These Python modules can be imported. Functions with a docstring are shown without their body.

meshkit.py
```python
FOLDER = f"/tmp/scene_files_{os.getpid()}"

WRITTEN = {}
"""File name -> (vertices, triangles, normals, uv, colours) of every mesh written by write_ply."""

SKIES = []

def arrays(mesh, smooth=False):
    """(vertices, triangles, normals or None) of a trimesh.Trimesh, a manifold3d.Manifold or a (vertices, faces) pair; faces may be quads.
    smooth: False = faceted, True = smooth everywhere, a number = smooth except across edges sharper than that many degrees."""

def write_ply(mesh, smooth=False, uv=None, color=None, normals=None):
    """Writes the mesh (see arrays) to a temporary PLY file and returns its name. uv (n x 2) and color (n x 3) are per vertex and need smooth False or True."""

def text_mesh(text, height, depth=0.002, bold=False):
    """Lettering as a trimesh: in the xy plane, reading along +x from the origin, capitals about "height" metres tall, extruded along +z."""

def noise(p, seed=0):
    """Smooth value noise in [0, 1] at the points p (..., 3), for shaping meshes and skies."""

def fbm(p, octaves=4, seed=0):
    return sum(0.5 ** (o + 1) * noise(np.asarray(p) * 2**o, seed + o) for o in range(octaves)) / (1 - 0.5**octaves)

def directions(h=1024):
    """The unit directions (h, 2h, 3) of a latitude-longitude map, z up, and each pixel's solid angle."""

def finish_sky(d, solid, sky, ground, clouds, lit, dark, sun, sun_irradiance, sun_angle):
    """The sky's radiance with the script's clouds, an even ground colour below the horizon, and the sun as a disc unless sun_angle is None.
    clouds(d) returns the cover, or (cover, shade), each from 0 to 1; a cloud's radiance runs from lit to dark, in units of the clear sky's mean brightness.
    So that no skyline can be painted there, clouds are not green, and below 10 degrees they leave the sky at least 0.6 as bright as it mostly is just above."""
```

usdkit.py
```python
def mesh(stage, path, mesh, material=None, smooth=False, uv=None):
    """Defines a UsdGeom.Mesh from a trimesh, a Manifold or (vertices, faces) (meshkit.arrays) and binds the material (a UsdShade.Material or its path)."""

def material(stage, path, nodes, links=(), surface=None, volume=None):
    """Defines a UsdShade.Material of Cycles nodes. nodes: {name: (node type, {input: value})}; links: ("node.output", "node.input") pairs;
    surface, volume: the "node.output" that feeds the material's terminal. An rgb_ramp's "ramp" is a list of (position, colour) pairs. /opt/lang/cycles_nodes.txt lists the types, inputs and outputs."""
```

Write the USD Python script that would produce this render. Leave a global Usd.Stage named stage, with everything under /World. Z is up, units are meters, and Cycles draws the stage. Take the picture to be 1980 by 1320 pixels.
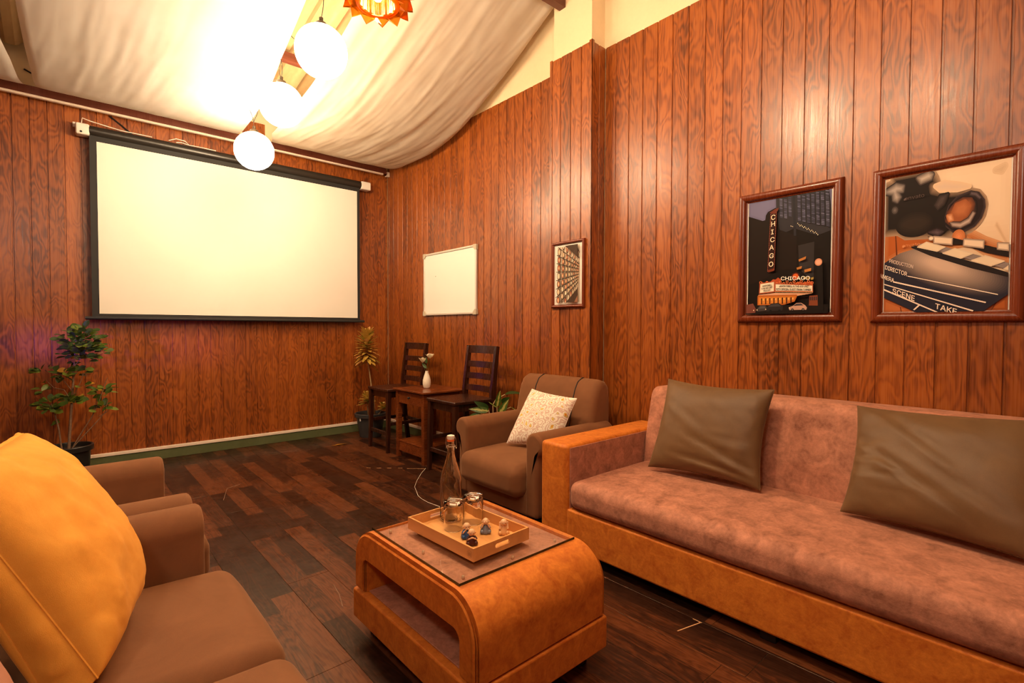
import math, random
import numpy as np, trimesh, manifold3d as m3, shapely
from shapely.geometry import Polygon, Point, box as sbox, LineString
from shapely import affinity
import usdkit, meshkit
from pxr import Usd, UsdGeom, UsdLux, UsdShade, Gf, Sdf, Vt

# ------------------------------------------------------------------ stage, camera, exposure
stage = Usd.Stage.CreateInMemory()
UsdGeom.SetStageUpAxis(stage, 'Z'); UsdGeom.SetStageMetersPerUnit(stage, 1.0)
UsdGeom.Xform.Define(stage, '/World'); UsdGeom.Scope.Define(stage, '/World/Looks')
CAM_H = 1.2; FOCAL_PX = 976.47; YAW, PITCH, ROLL = 0.726789, -0.0250924, 0.00238662
EXPOSURE = 0.25
_f = np.array([math.sin(YAW)*math.cos(PITCH), math.cos(YAW)*math.cos(PITCH), math.sin(PITCH)])
_r = np.array([math.cos(YAW), -math.sin(YAW), 0.0]); _u = np.cross(_r, _f)
_r, _u = _r*math.cos(ROLL)+_u*math.sin(ROLL), -_r*math.sin(ROLL)+_u*math.cos(ROLL)
cam = UsdGeom.Camera.Define(stage, '/World/camera')
cam.CreateHorizontalApertureAttr(36.0); cam.CreateVerticalApertureAttr(24.0)
cam.CreateFocalLengthAttr(36.0*FOCAL_PX/1980); cam.CreateExposureAttr(EXPOSURE)
cam.CreateClippingRangeAttr(Gf.Vec2f(0.05, 200))
cam.AddTransformOp().Set(Gf.Matrix4d(*[*_r, 0, *_u, 0, *(-_f), 0, 0, 0, CAM_H, 1]))

# light levels: warm lamps only (their glass shades glow); a dim cool window on the unseen left side
GLOBE_L = 60.0; GLOBE_C = (1.0, 0.735, 0.45)
UNSEEN_L = 44.0; NEAR_L = 100.0
BULB_L = 30.0; WHITE_L = 62.0; WHITE_C = (1.0, .86, .70)
WINDOW_L = 6.0; WINDOW_C = (0.80, 0.88, 1.0)

# ------------------------------------------------------------------ naming, tagging
_names = {}
def numbered(parent, name):
    k = (parent, name); n = _names.get(k, 0); _names[k] = n+1
    return parent + '/' + (name if n == 0 else f'{name}_{n:03d}')
def tag(p, label=None, cat=None, group=None, kind=None):
    p = p.GetPrim() if hasattr(p, 'GetPrim') else p
    for k, v in (('label', label), ('category', cat), ('group', group), ('kind', kind)):
        if v: p.SetCustomDataByKey(k, v)
    return p
def thing(name, label=None, cat=None, loc=(0, 0, 0), rot=0.0, group=None, kind=None, tilt=None):
    x = UsdGeom.Xform.Define(stage, numbered('/World', name))
    x.AddTranslateOp().Set(Gf.Vec3d(*map(float, loc)))
    if rot: x.AddRotateZOp().Set(math.degrees(rot))
    if tilt: x.AddRotateXYZOp().Set(Gf.Vec3f(*tilt))
    return tag(x, label, cat, group, kind)
def copy_of(src, loc, rot=0.0, label=None, group=None):
    x = UsdGeom.Xform.Define(stage, numbered('/World', src.GetName()))
    x.GetPrim().GetReferences().AddInternalReference(src.GetPath())
    x.ClearXformOpOrder()
    x.AddTranslateOp().Set(Gf.Vec3d(*map(float, loc))); x.AddRotateZOp().Set(math.degrees(rot))
    x.GetPrim().SetInstanceable(True)
    tag(x, label, src.GetCustomDataByKey('category'), group)
    return x.GetPrim()
def obj(name, mesh, mat, parent=None, smooth=35, label=None, rnd=None, tint=None, uv=None):
    path = numbered(str(parent.GetPath()) if parent else '/World', name)
    m = usdkit.mesh(stage, path, mesh, mat, smooth, uv)
    n = len(m.GetPointsAttr().Get())
    if rnd is not None:
        UsdGeom.PrimvarsAPI(m).CreatePrimvar('rnd', Sdf.ValueTypeNames.Color3fArray, 'vertex').Set(Vt.Vec3fArray.FromNumpy(np.tile(np.asarray(rnd, np.float32), (n, 1))))
    if tint is not None:
        UsdGeom.PrimvarsAPI(m).CreatePrimvar('tint', Sdf.ValueTypeNames.Color3fArray, 'vertex').Set(Vt.Vec3fArray.FromNumpy(np.asarray(tint, np.float32)))
    if label: tag(m, label)
    return m.GetPrim()

# ------------------------------------------------------------------ shapes
def cat(*ms): return trimesh.util.concatenate([m for m in ms])
def mv(m, x=0, y=0, z=0): m = m.copy(); m.apply_translation((x, y, z)); return m
def rotm(m, a, axis=(0, 0, 1), pt=(0, 0, 0)):
    m = m.copy(); m.apply_transform(trimesh.transformations.rotation_matrix(a, axis, pt)); return m
def bx(x0, x1, y0, y1, z0, z1):
    return mv(trimesh.creation.box((x1-x0, y1-y0, z1-z0)), (x0+x1)/2, (y0+y1)/2, (z0+z1)/2)
def to_tm(man):
    m = man.to_mesh(); return trimesh.Trimesh(m.vert_properties[:, :3], m.tri_verts, process=False)
def rb(x0, x1, y0, y1, z0, z1, r=0.006, seg=8):
    """a box with rounded edges"""
    s = m3.Manifold.sphere(r, seg)
    return to_tm(m3.Manifold.batch_hull([s.translate((x, y, z)) for x in (x0+r, x1-r) for y in (y0+r, y1-r) for z in (z0+r, z1-r)]))
def bar(a, b, w, d, r=0.003, up=(0, 0, 1), taper=1.0):
    """a square bar from a to b, w by d in section"""
    a, b, up = map(lambda q: np.asarray(q, float), (a, b, up)); t = b-a; t /= np.linalg.norm(t)
    if abs(t @ up) > .98: up = np.array([0., 1, 0])
    s = np.cross(t, up); s /= np.linalg.norm(s); v = np.cross(s, t)
    pts = []
    for P, k in ((a, 1.0), (b, taper)):
        W, D, c = w*k/2, d*k/2, r
        for i, j in ((W, D-c), (W-c, D), (-W+c, D), (-W, D-c), (-W, -D+c), (-W+c, -D), (W-c, -D), (W, -D+c)):
            pts.append(P+s*i+v*j)
    return to_tm(m3.Manifold.hull_points(np.array(pts)))
def tube(pts, r, n=8, closed=False):
    P = np.asarray(pts, float); R = np.full(len(P), r) if np.ndim(r) == 0 else np.asarray(r, float)
    T = np.gradient(P, axis=0) if not closed else (np.roll(P, -1, 0)-np.roll(P, 1, 0))
    T /= np.maximum(np.linalg.norm(T, axis=1, keepdims=True), 1e-9)
    ref = np.array([0, 0, 1.0]) if abs(T[0, 2]) < .9 else np.array([1.0, 0, 0])
    s = np.cross(T[0], ref); s /= np.linalg.norm(s); V = []
    for p, t, rr in zip(P, T, R):
        s = s - t*(s @ t); s /= np.linalg.norm(s); b = np.cross(t, s)
        a = np.arange(n)*2*np.pi/n
        V.append(p + rr*(np.cos(a)[:, None]*s + np.sin(a)[:, None]*b))
    k = len(P); V = np.vstack(V); F = []
    for i in range(k if closed else k-1):
        for j in range(n):
            a, b2 = i*n+j, i*n+(j+1) % n; c, d = ((i+1) % k)*n+j, ((i+1) % k)*n+(j+1) % n
            F += [(a, b2, d), (a, d, c)]
    if not closed:
        V = np.vstack([V, P[:1], P[-1:]]); c0, c1 = len(V)-2, len(V)-1
        for j in range(n):
            F += [(c0, (j+1) % n, j), (c1, (k-1)*n+j, (k-1)*n+(j+1) % n)]
    return trimesh.Trimesh(V, F, process=False)
def lathe(profile, n=32):
    """profile: (radius, height) pairs from the bottom up"""
    V, F = [], []; a = np.arange(n)*2*np.pi/n
    for rr, z in profile: V.append(np.stack([rr*np.cos(a), rr*np.sin(a), np.full(n, z)], 1))
    for i in range(len(profile)-1):
        for j in range(n):
            p, q, s, t = i*n+j, i*n+(j+1) % n, (i+1)*n+j, (i+1)*n+(j+1) % n
            F += [(p, q, t), (p, t, s)]
    return trimesh.Trimesh(np.vstack(V), F, process=True)
def cushion(sx, sy, sz, r, puff=(0, 0, 0, 0), n=14, noise=0.0, seed=0):
    """soft block centred on the origin; puff = bulge of (+z, -z, +-x, +-y) faces"""
    h = np.array([sx, sy, sz])/2; faces = []
    def axis(H):
        e = H - r; a = r*np.tan(np.linspace(0, np.pi/4, 5))
        return np.concatenate([-e-a[::-1], np.linspace(-e, e, n)[1:-1], e+a])
    out_v, out_f, off = [], [], 0
    for ax in range(3):
        o1, o2 = [(1, 2), (2, 0), (0, 1)][ax]
        A, B = axis(h[o1]), axis(h[o2])
        for sg in (-1, 1):
            g1, g2 = np.meshgrid(A, B, indexing='ij'); P = np.zeros(g1.shape+(3,))
            P[..., ax] = sg*h[ax]; P[..., o1] = g1; P[..., o2] = g2
            q = np.clip(P, -(h-r), h-r); d = P-q; d /= np.linalg.norm(d, axis=-1, keepdims=True)
            V = (q + r*d).reshape(-1, 3); k, l = len(A), len(B)
            ii = np.arange(k*l).reshape(k, l); a, b, c, e = ii[:-1, :-1].ravel(), ii[1:, :-1].ravel(), ii[1:, 1:].ravel(), ii[:-1, 1:].ravel()
            f = np.vstack([np.stack([a, b, c], 1), np.stack([a, c, e], 1)])
            out_v.append(V); out_f.append((f if sg > 0 else f[:, ::-1])+off); off += len(V)
    V = np.vstack(out_v); N = V/h
    w = lambda a: np.clip(1-a*a, 0, 1)
    fx, fy, fz = w(N[:, 0]), w(N[:, 1]), w(N[:, 2])
    V2 = V.copy()
    V2[:, 2] += np.where(N[:, 2] > 0, puff[0], -puff[1])*np.sqrt(fx*fy)*np.abs(N[:, 2])
    V2[:, 0] += puff[2]*N[:, 0]*np.sqrt(fy*fz); V2[:, 1] += puff[3]*N[:, 1]*np.sqrt(fx*fz)
    m = trimesh.Trimesh(V2, np.vstack(out_f), process=False); m.merge_vertices(digits_vertex=5)
    if noise:
        nn = m.vertex_normals; m.vertices = m.vertices + nn*((meshkit.fbm(np.asarray(m.vertices)*7+seed, 3, seed)-.5)*2*noise)[:, None]
    return m
def grid_faces(k, l):
    ii = np.arange(k*l).reshape(k, l); a, b, c, e = ii[:-1, :-1].ravel(), ii[1:, :-1].ravel(), ii[1:, 1:].ravel(), ii[:-1, 1:].ravel()
    return np.vstack([np.stack([a, b, c], 1), np.stack([a, c, e], 1)])
def pillow(corners, T, bow=0.06, n=36, wr=0.006, seed=1, power=0.42, sag=0.0, creases=(), back=1.0):
    """stuffed cushion through four 3-D corners (top-left, top-right, bottom-right, bottom-left); returns mesh and uv"""
    c = np.asarray(corners, float); s = np.sin(np.linspace(-np.pi/2, np.pi/2, n))
    U, W = np.meshgrid(s, s, indexing='ij')
    U2 = U*(1-bow*(1-W**2)*U**2); W2 = W*(1-bow*(1-U**2)*W**2)
    a, b = (U2[..., None]+1)/2, (W2[..., None]+1)/2
    base = (1-b)*((1-a)*c[0]+a*c[1]) + b*((1-a)*c[3]+a*c[2])
    nrm = np.cross(c[1]-c[0], c[3]-c[0]); nrm = -nrm/np.linalg.norm(nrm)
    prof = T/2*((1-U**2)*(1-W**2))**power
    prof = prof*(1 + sag*W*(1-W**2))
    V, F, UV = [], [], []
    for sg in (1, -1):
        q = np.stack([U*2.2, W*2.2, np.full_like(U, seed*3.7+sg)], -1)
        wk = (meshkit.fbm(q*1.6, 4, seed)-.5)*2*wr*np.minimum(1, prof/(T*.25))
        for (u0, w0, ang, ln, wd, amp) in creases:
            ca, sa = math.cos(ang), math.sin(ang); du, dw = U-u0, W-w0
            al, ac = du*ca+dw*sa, -du*sa+dw*ca
            wk = wk + amp*np.exp(-(al/ln)**2)*(-np.exp(-(ac/wd)**2)+.7*np.exp(-((ac-2*wd)/wd)**2))*np.minimum(1, prof/(T*.25))*(sg > 0)
        P = base + nrm*(sg*(prof+wk)*(1 if sg > 0 else back))[..., None]
        f = grid_faces(n, n); V.append(P.reshape(-1, 3)); UV.append(np.stack([a[..., 0], b[..., 0]], -1).reshape(-1, 2))
        F.append((f[:, ::-1] if sg > 0 else f)+(0 if sg > 0 else n*n))
    m = trimesh.Trimesh(np.vstack(V), np.vstack(F), process=False)
    return m, np.vstack(UV), base, nrm, prof
def fix_winding(m):
    return m if m.volume >= 0 else trimesh.Trimesh(m.vertices, m.faces[:, ::-1], process=False)
def extrude(poly, h, z0=0.0):
    ms = []
    for g in getattr(poly, 'geoms', [poly]):
        if g.is_empty or g.area < 1e-12: continue
        ms.append(trimesh.creation.extrude_polygon(g, h, engine='earcut'))
    return mv(cat(*ms), 0, 0, z0)

# ------------------------------------------------------------------ materials
_mats = {}
def M(name, nodes, links, surface='p.BSDF'):
    _mats[name] = usdkit.material(stage, '/World/Looks/'+name, nodes, links, surface=surface); return _mats[name]
def plain(name, col, rough=0.5, metal=0.0, spec=0.5, **kw):
    return M(name, {'p': ('principled_bsdf', dict(base_color=col, roughness=rough, metallic=metal, specular_ior_level=spec, **kw))}, [])
def mottled(name, c0, c1, scale=9.0, rough=0.75, sheen=0.0, spec=0.3, fine=90.0, bump=0.15, pos=(0.32, 0.68), coord='geo', stretch=(1, 1, 1), dist=0.8, stint=None):
    src = ('g.position' if coord == 'geo' else 'g.object')
    return M(name, {
        'g': ('geometry', {}) if coord == 'geo' else ('texture_coordinate', {}),
        'mp': ('mapping', dict(scale=stretch)),
        'n': ('noise_texture', dict(scale=scale, detail=6.0, roughness=0.62, distortion=dist)),
        'n2': ('noise_texture', dict(scale=fine, detail=3.0, roughness=0.6)),
        'mx': ('mix_float', dict(fac=0.28)),
        'r': ('rgb_ramp', dict(ramp=[(0, c0), (pos[0], c0), (pos[1], c1), (1, c1)])),
        'b': ('bump', dict(strength=bump, distance=0.004)),
        'p': ('principled_bsdf', dict(roughness=rough, specular_ior_level=spec, sheen_weight=sheen, sheen_roughness=0.4, sheen_tint=stint or c1)),
    }, [(src, 'mp.vector'), ('mp.vector', 'n.vector'), ('mp.vector', 'n2.vector'), ('n.fac', 'mx.a'), ('n2.fac', 'mx.b'), ('mx.result', 'r.fac'), ('r.color', 'p.base_color'),
        ('n2.fac', 'b.height'), ('b.normal', 'p.normal')])
def wood(name, ramp, rough=0.32, grain=(7, 7, 0.75), fine=(150, 150, 3.0), rings=46.0, spec=0.5, coat=0.0, tone=(0.72, 1.22), bump=0.05, rvar=0.08, n3w=.60, off=0.0, sw=.13):
    """figured wood: contour lines of stretched noise give the cathedral grain, fine streaks on top; 'rnd' (per piece) shifts figure and tone"""
    return M(name, {
        'g': ('geometry', {}), 'at': ('attribute', dict(attribute='rnd')),
        'of': ('vector_math', dict(math_type='scale', scale=37.0)),
        'ad': ('vector_math', dict(math_type='add')),
        'm1': ('mapping', dict(scale=grain)), 'm2': ('mapping', dict(scale=fine)),
        'n1': ('noise_texture', dict(scale=1.0, detail=2.5, roughness=0.5, distortion=0.35)),
        'n2': ('noise_texture', dict(scale=1.0, detail=4.0, roughness=0.65)),
        'n3': ('noise_texture', dict(scale=0.45, detail=3.0, roughness=0.6)),
        'k': ('math', dict(math_type='multiply', value2=rings)), 's': ('math', dict(math_type='sine')),
        's2': ('math', dict(math_type='multiply_add', value2=sw, value3=0.0)),
        'a1': ('math', dict(math_type='multiply_add', value2=0.42, value3=0.0)), 'a2': ('math', dict(math_type='add')),
        'a3': ('math', dict(math_type='multiply_add', value2=n3w, value3=off)), 'a4': ('math', dict(math_type='add')),
        'r': ('rgb_ramp', dict(ramp=ramp)),
        'sp': ('separate_xyz', {}), 'tr': ('map_range', dict(from_min=0.0, from_max=1.0, to_min=tone[0], to_max=tone[1])),
        'tc': ('vector_math', dict(math_type='scale')),
        'rr': ('map_range', dict(from_min=0.3, from_max=0.7, to_min=rough-rvar, to_max=rough+rvar)),
        'b': ('bump', dict(strength=bump, distance=0.003)),
        'p': ('principled_bsdf', dict(specular_ior_level=spec, coat_weight=coat, coat_roughness=0.15)),
    }, [('at.color', 'of.vector1'), ('g.position', 'ad.vector1'), ('of.vector', 'ad.vector2'), ('ad.vector', 'm1.vector'), ('ad.vector', 'm2.vector'),
        ('m1.vector', 'n1.vector'), ('m2.vector', 'n2.vector'), ('m1.vector', 'n3.vector'),
        ('n1.fac', 'k.value1'), ('k.value', 's.value1'), ('s.value', 's2.value1'),
        ('n2.fac', 'a1.value1'), ('s2.value', 'a2.value1'), ('a1.value', 'a2.value2'),
        ('n3.fac', 'a3.value1'), ('a3.value', 'a4.value1'), ('a2.value', 'a4.value2'), ('a4.value', 'r.fac'),
        ('at.color', 'sp.vector'), ('sp.x', 'tr.value'), ('r.color', 'tc.vector1'), ('tr.result', 'tc.scale'), ('tc.vector', 'p.base_color'),
        ('n2.fac', 'rr.value'), ('rr.result', 'p.roughness'), ('n2.fac', 'b.height'), ('b.normal', 'p.normal')])

PANEL = wood('panel_wood', [(0, (.034, .0066, .0009)), (.34, (.098, .0205, .0026)), (.48, (.222, .051, .0064)), (.60, (.300, .075, .0095)), (1, (.41, .120, .018))], rough=0.34, grain=(9, 9, 2.4), fine=(170, 170, 3.2), rings=72, n3w=.50, off=.075, sw=.095, tone=(.88, 1.12), spec=.65)
FRAMEW = wood('frame_wood', [(0, (0.0500, 0.0088, 0.0030)), (.45, (0.1400, 0.0246, 0.0067)), (.7, (0.2100, 0.0396, 0.0096)), (1, (0.2800, 0.0528, 0.0133))], rough=0.25, grain=(12, 12, 3), rings=18, tone=(.95, 1.05), n3w=.3, off=.15, sw=.04)
DARKW = wood('dark_wood', [(0, (0.0120, 0.0035, 0.0019)), (.45, (0.0300, 0.0079, 0.0037)), (.7, (0.0550, 0.0150, 0.0067)), (1, (0.0900, 0.0264, 0.0111))], rough=0.27, grain=(9, 9, 2), rings=22, tone=(.8, 1.2), n3w=.35, off=.12, sw=.06)
TABLEW = wood('table_wood', [(0, (0.0350, 0.0070, 0.0015)), (.42, (0.1000, 0.0211, 0.0044)), (.62, (0.1900, 0.0440, 0.0089)), (1, (0.3000, 0.0792, 0.0178))], rough=0.25, grain=(3, 9, 9), rings=26, tone=(.95, 1.1), fine=(6, 120, 120), n3w=.35, off=.13, sw=.05)
TRAYW = wood('tray_wood', [(0, (0.5000, 0.2024, 0.0518)), (.45, (0.6200, 0.2728, 0.0740)), (.7, (0.7000, 0.3256, 0.0962)), (1, (0.7600, 0.3696, 0.1184))], rough=0.5, grain=(16, 3, 16), rings=14, tone=(.97, 1.03), fine=(180, 9, 180))

# laminate floor: each board is printed with two narrow strips of differing tone
FLOOR = M('floor_laminate', {
    'g': ('geometry', {}), 'sx': ('separate_xyz', {}),
    'a': ('math', dict(math_type='multiply_add', value2=1/0.0985, value3=-0.77/0.0985+100)), 'fl': ('math', dict(math_type='floor')),
    'w1': ('white_noise_texture', dict(dimensions='1D')), 'of': ('math', dict(math_type='multiply_add', value2=9.0, value3=0.0)),
    'y': ('math', dict(math_type='multiply', value2=1/1.05)), 'ya': ('math', dict(math_type='add')), 'yf': ('math', dict(math_type='floor')),
    'cx': ('combine_xyz', {}), 'w2': ('white_noise_texture', dict(dimensions='3D')), 'pp': ('math', dict(math_type='add')), 'pm': ('math', dict(math_type='floored_modulo', value2=2.0)), 'pk': ('math', dict(math_type='multiply_add', value2=0.40)), 'pw': ('math', dict(math_type='multiply_add', value2=0.38, value3=0.12)),
    'sc': ('vector_math', dict(math_type='scale', scale=40.0)), 'pa': ('vector_math', dict(math_type='add')),
    'm1': ('mapping', dict(scale=(10, 2.2, 1))), 'm2': ('mapping', dict(scale=(130, 4, 1))), 'm3': ('mapping', dict(scale=(1.6, 1.6, 1))),
    'n1': ('noise_texture', dict(scale=1.0, detail=3.0, distortion=0.5)), 'n2': ('noise_texture', dict(scale=1.0, detail=4.0, roughness=0.65)), 'n3': ('noise_texture', dict(scale=2.0, detail=5.0, roughness=0.6)),
    'k': ('math', dict(math_type='multiply', value2=70.0)), 's': ('math', dict(math_type='sine')), 's2': ('math', dict(math_type='multiply', value2=0.14)),
    'q1': ('math', dict(math_type='multiply_add', value2=1.15, value3=-0.58)), 'q2': ('math', dict(math_type='add')), 'q4': ('math', dict(math_type='add')),
    'r': ('rgb_ramp', dict(ramp=[(0, (.014, .0055, .0035)), (.30, (.026, .0095, .0055)), (.48, (.042, .0135, .0065)), (.66, (.075, .022, .0085)), (.85, (.105, .031, .011)), (1, (.125, .038, .014))])),
    'rr': ('map_range', dict(from_min=0.35, from_max=0.7, to_min=0.22, to_max=0.42)),
    'b': ('bump', dict(strength=0.05, distance=0.002)),
    'p': ('principled_bsdf', dict(specular_ior_level=0.28, specular_tint=(1.0, .7, .5))),
}, [('g.position', 'sx.vector'), ('sx.x', 'a.value1'), ('a.value', 'fl.value1'), ('fl.value', 'w1.w'), ('w1.value', 'of.value1'), ('sx.y', 'y.value1'), ('y.value', 'ya.value1'), ('of.value', 'ya.value2'), ('ya.value', 'yf.value1'),
    ('fl.value', 'cx.x'), ('yf.value', 'cx.y'), ('cx.vector', 'w2.vector'), ('w2.color', 'sc.vector1'), ('g.position', 'pa.vector1'), ('sc.vector', 'pa.vector2'),
    ('pa.vector', 'm1.vector'), ('pa.vector', 'm2.vector'), ('g.position', 'm3.vector'), ('m1.vector', 'n1.vector'), ('m2.vector', 'n2.vector'), ('m3.vector', 'n3.vector'),
    ('n1.fac', 'k.value1'), ('k.value', 's.value1'), ('s.value', 's2.value1'), ('n2.fac', 'q1.value1'), ('q1.value', 'q2.value1'), ('s2.value', 'q2.value2'),
    ('fl.value', 'pp.value1'), ('yf.value', 'pp.value2'), ('pp.value', 'pm.value1'), ('w2.value', 'pw.value1'), ('pm.value', 'pk.value1'), ('pw.value', 'pk.value3'), ('pk.value', 'q4.value1'), ('q2.value', 'q4.value2'), ('q4.value', 'r.fac'), ('r.color', 'p.base_color'),
    ('n3.fac', 'rr.value'), ('rr.result', 'p.roughness'), ('n2.fac', 'b.height'), ('b.normal', 'p.normal')])

SUEDE = mottled('orange_suede', (.44, .092, .006), (.74, .235, .026), scale=15, rough=0.62, sheen=0.25, spec=0.35, fine=70, dist=1.0, stint=(.9, .45, .15))
MAUVE = mottled('mauve_fabric', (.20, .074, .043), (.62, .265, .165), scale=13, rough=0.7, sheen=0.3, spec=0.25, fine=70, bump=0.25, dist=0.6, pos=(.28, .70), stint=(.8, .55, .42))
TAUPE = mottled('taupe_velvet', (0.1550, 0.0616, 0.0252), (0.2350, 0.0968, 0.0407), scale=5, rough=0.8, sheen=0.4, spec=0.15, fine=400, bump=0.05, pos=(.25, .75), stint=(0.7000, 0.4400, 0.2664))
OLIVE = mottled('olive_satin', (.115, .060, .025), (.172, .092, .039), scale=6, rough=0.5, sheen=0.35, spec=0.3, fine=300, bump=0.05, pos=(.25, .75), stint=(.5, .38, .24))
MUSTARD = mottled('mustard_cotton', (0.7400, 0.2992, 0.0407), (0.8400, 0.3784, 0.0629), scale=8, rough=0.85, sheen=0.2, spec=0.15, fine=500, bump=0.12, stint=(0.9000, 0.5280, 0.2220))
PINK = mottled('dusty_pink_fabric', (0.4200, 0.1760, 0.1110), (0.5000, 0.2288, 0.1480), scale=9, rough=0.85, fine=300, sheen=.2)
PLASTER = mottled('cream_plaster', (0.7400, 0.5808, 0.3700), (0.8000, 0.6336, 0.4144), scale=3, rough=0.9, spec=0.2, fine=60, bump=0.05)
DRAPE = M('muslin', {  # right-hand cloth: the amber lamp tint is mixed into its colour
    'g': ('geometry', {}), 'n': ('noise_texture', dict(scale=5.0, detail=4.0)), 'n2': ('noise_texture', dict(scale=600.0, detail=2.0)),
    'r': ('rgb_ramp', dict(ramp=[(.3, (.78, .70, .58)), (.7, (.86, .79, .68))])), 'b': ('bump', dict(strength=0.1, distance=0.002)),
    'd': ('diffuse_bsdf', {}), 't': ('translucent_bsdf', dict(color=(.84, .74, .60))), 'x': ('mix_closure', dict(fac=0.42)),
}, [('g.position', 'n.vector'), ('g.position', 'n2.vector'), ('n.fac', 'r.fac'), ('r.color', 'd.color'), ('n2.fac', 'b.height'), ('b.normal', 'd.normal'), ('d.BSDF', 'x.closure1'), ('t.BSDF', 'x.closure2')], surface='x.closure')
DRAPE_W = M('muslin_whiter_lit', {  # same cloth, colour whitened to stand for the less warm light on it
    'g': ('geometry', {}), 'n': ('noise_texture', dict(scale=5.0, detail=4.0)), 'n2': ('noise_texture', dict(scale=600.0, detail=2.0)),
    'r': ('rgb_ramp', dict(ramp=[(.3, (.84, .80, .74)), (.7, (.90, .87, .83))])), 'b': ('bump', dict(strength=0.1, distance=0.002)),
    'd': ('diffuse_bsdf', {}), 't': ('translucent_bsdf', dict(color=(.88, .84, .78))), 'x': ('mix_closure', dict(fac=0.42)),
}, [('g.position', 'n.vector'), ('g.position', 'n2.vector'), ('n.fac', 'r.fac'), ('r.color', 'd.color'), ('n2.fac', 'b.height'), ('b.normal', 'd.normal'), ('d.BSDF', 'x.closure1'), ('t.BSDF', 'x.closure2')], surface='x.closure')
SCREENW = mottled('screen_white', (.78, .74, .66), (.82, .78, .71), scale=1.2, rough=0.9, spec=0.2, fine=400, bump=0.02)
SCREENB = plain('screen_black', (.016, .015, .015), 0.7)
ROLLB = plain('roller_black', (.020, .017, .014), 0.35)
PLASTICW = plain('white_plastic', (.78, .72, .64), 0.4)
CREAMTRIM = plain('cream_trim', (.80, .66, .54), 0.5)
GREENB = mottled('green_skirting', (.085, .10, .040), (.115, .13, .055), scale=5, rough=0.5, fine=60, bump=.05)
BROWNRAIL = wood('rail_wood', [(0, (.07, .016, .008)), (.5, (.13, .032, .016)), (1, (.20, .055, .03))], rough=.4, grain=(1, 9, 9), rings=20)
ROOF = mottled('roof_sheet_metal', (.40, .27, .13), (.56, .40, .22), scale=1.5, rough=0.55, fine=30, stretch=(1, .3, 1))
BLACKP = plain('black_plastic', (.012, .012, .012), 0.38)
GREYP = plain('grey_plastic', (.040, .042, .045), 0.42)
SOIL = mottled('soil', (.02, .012, .008), (.05, .03, .02), scale=60, rough=1.0, fine=200, bump=.5)
BARK = mottled('bark', (.13, .075, .045), (.24, .15, .095), scale=60, rough=.85, fine=150, bump=.4)
CANE = mottled('cane_stem', (.34, .22, .10), (.48, .33, .17), scale=50, rough=.7, fine=150, bump=.3)
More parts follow.
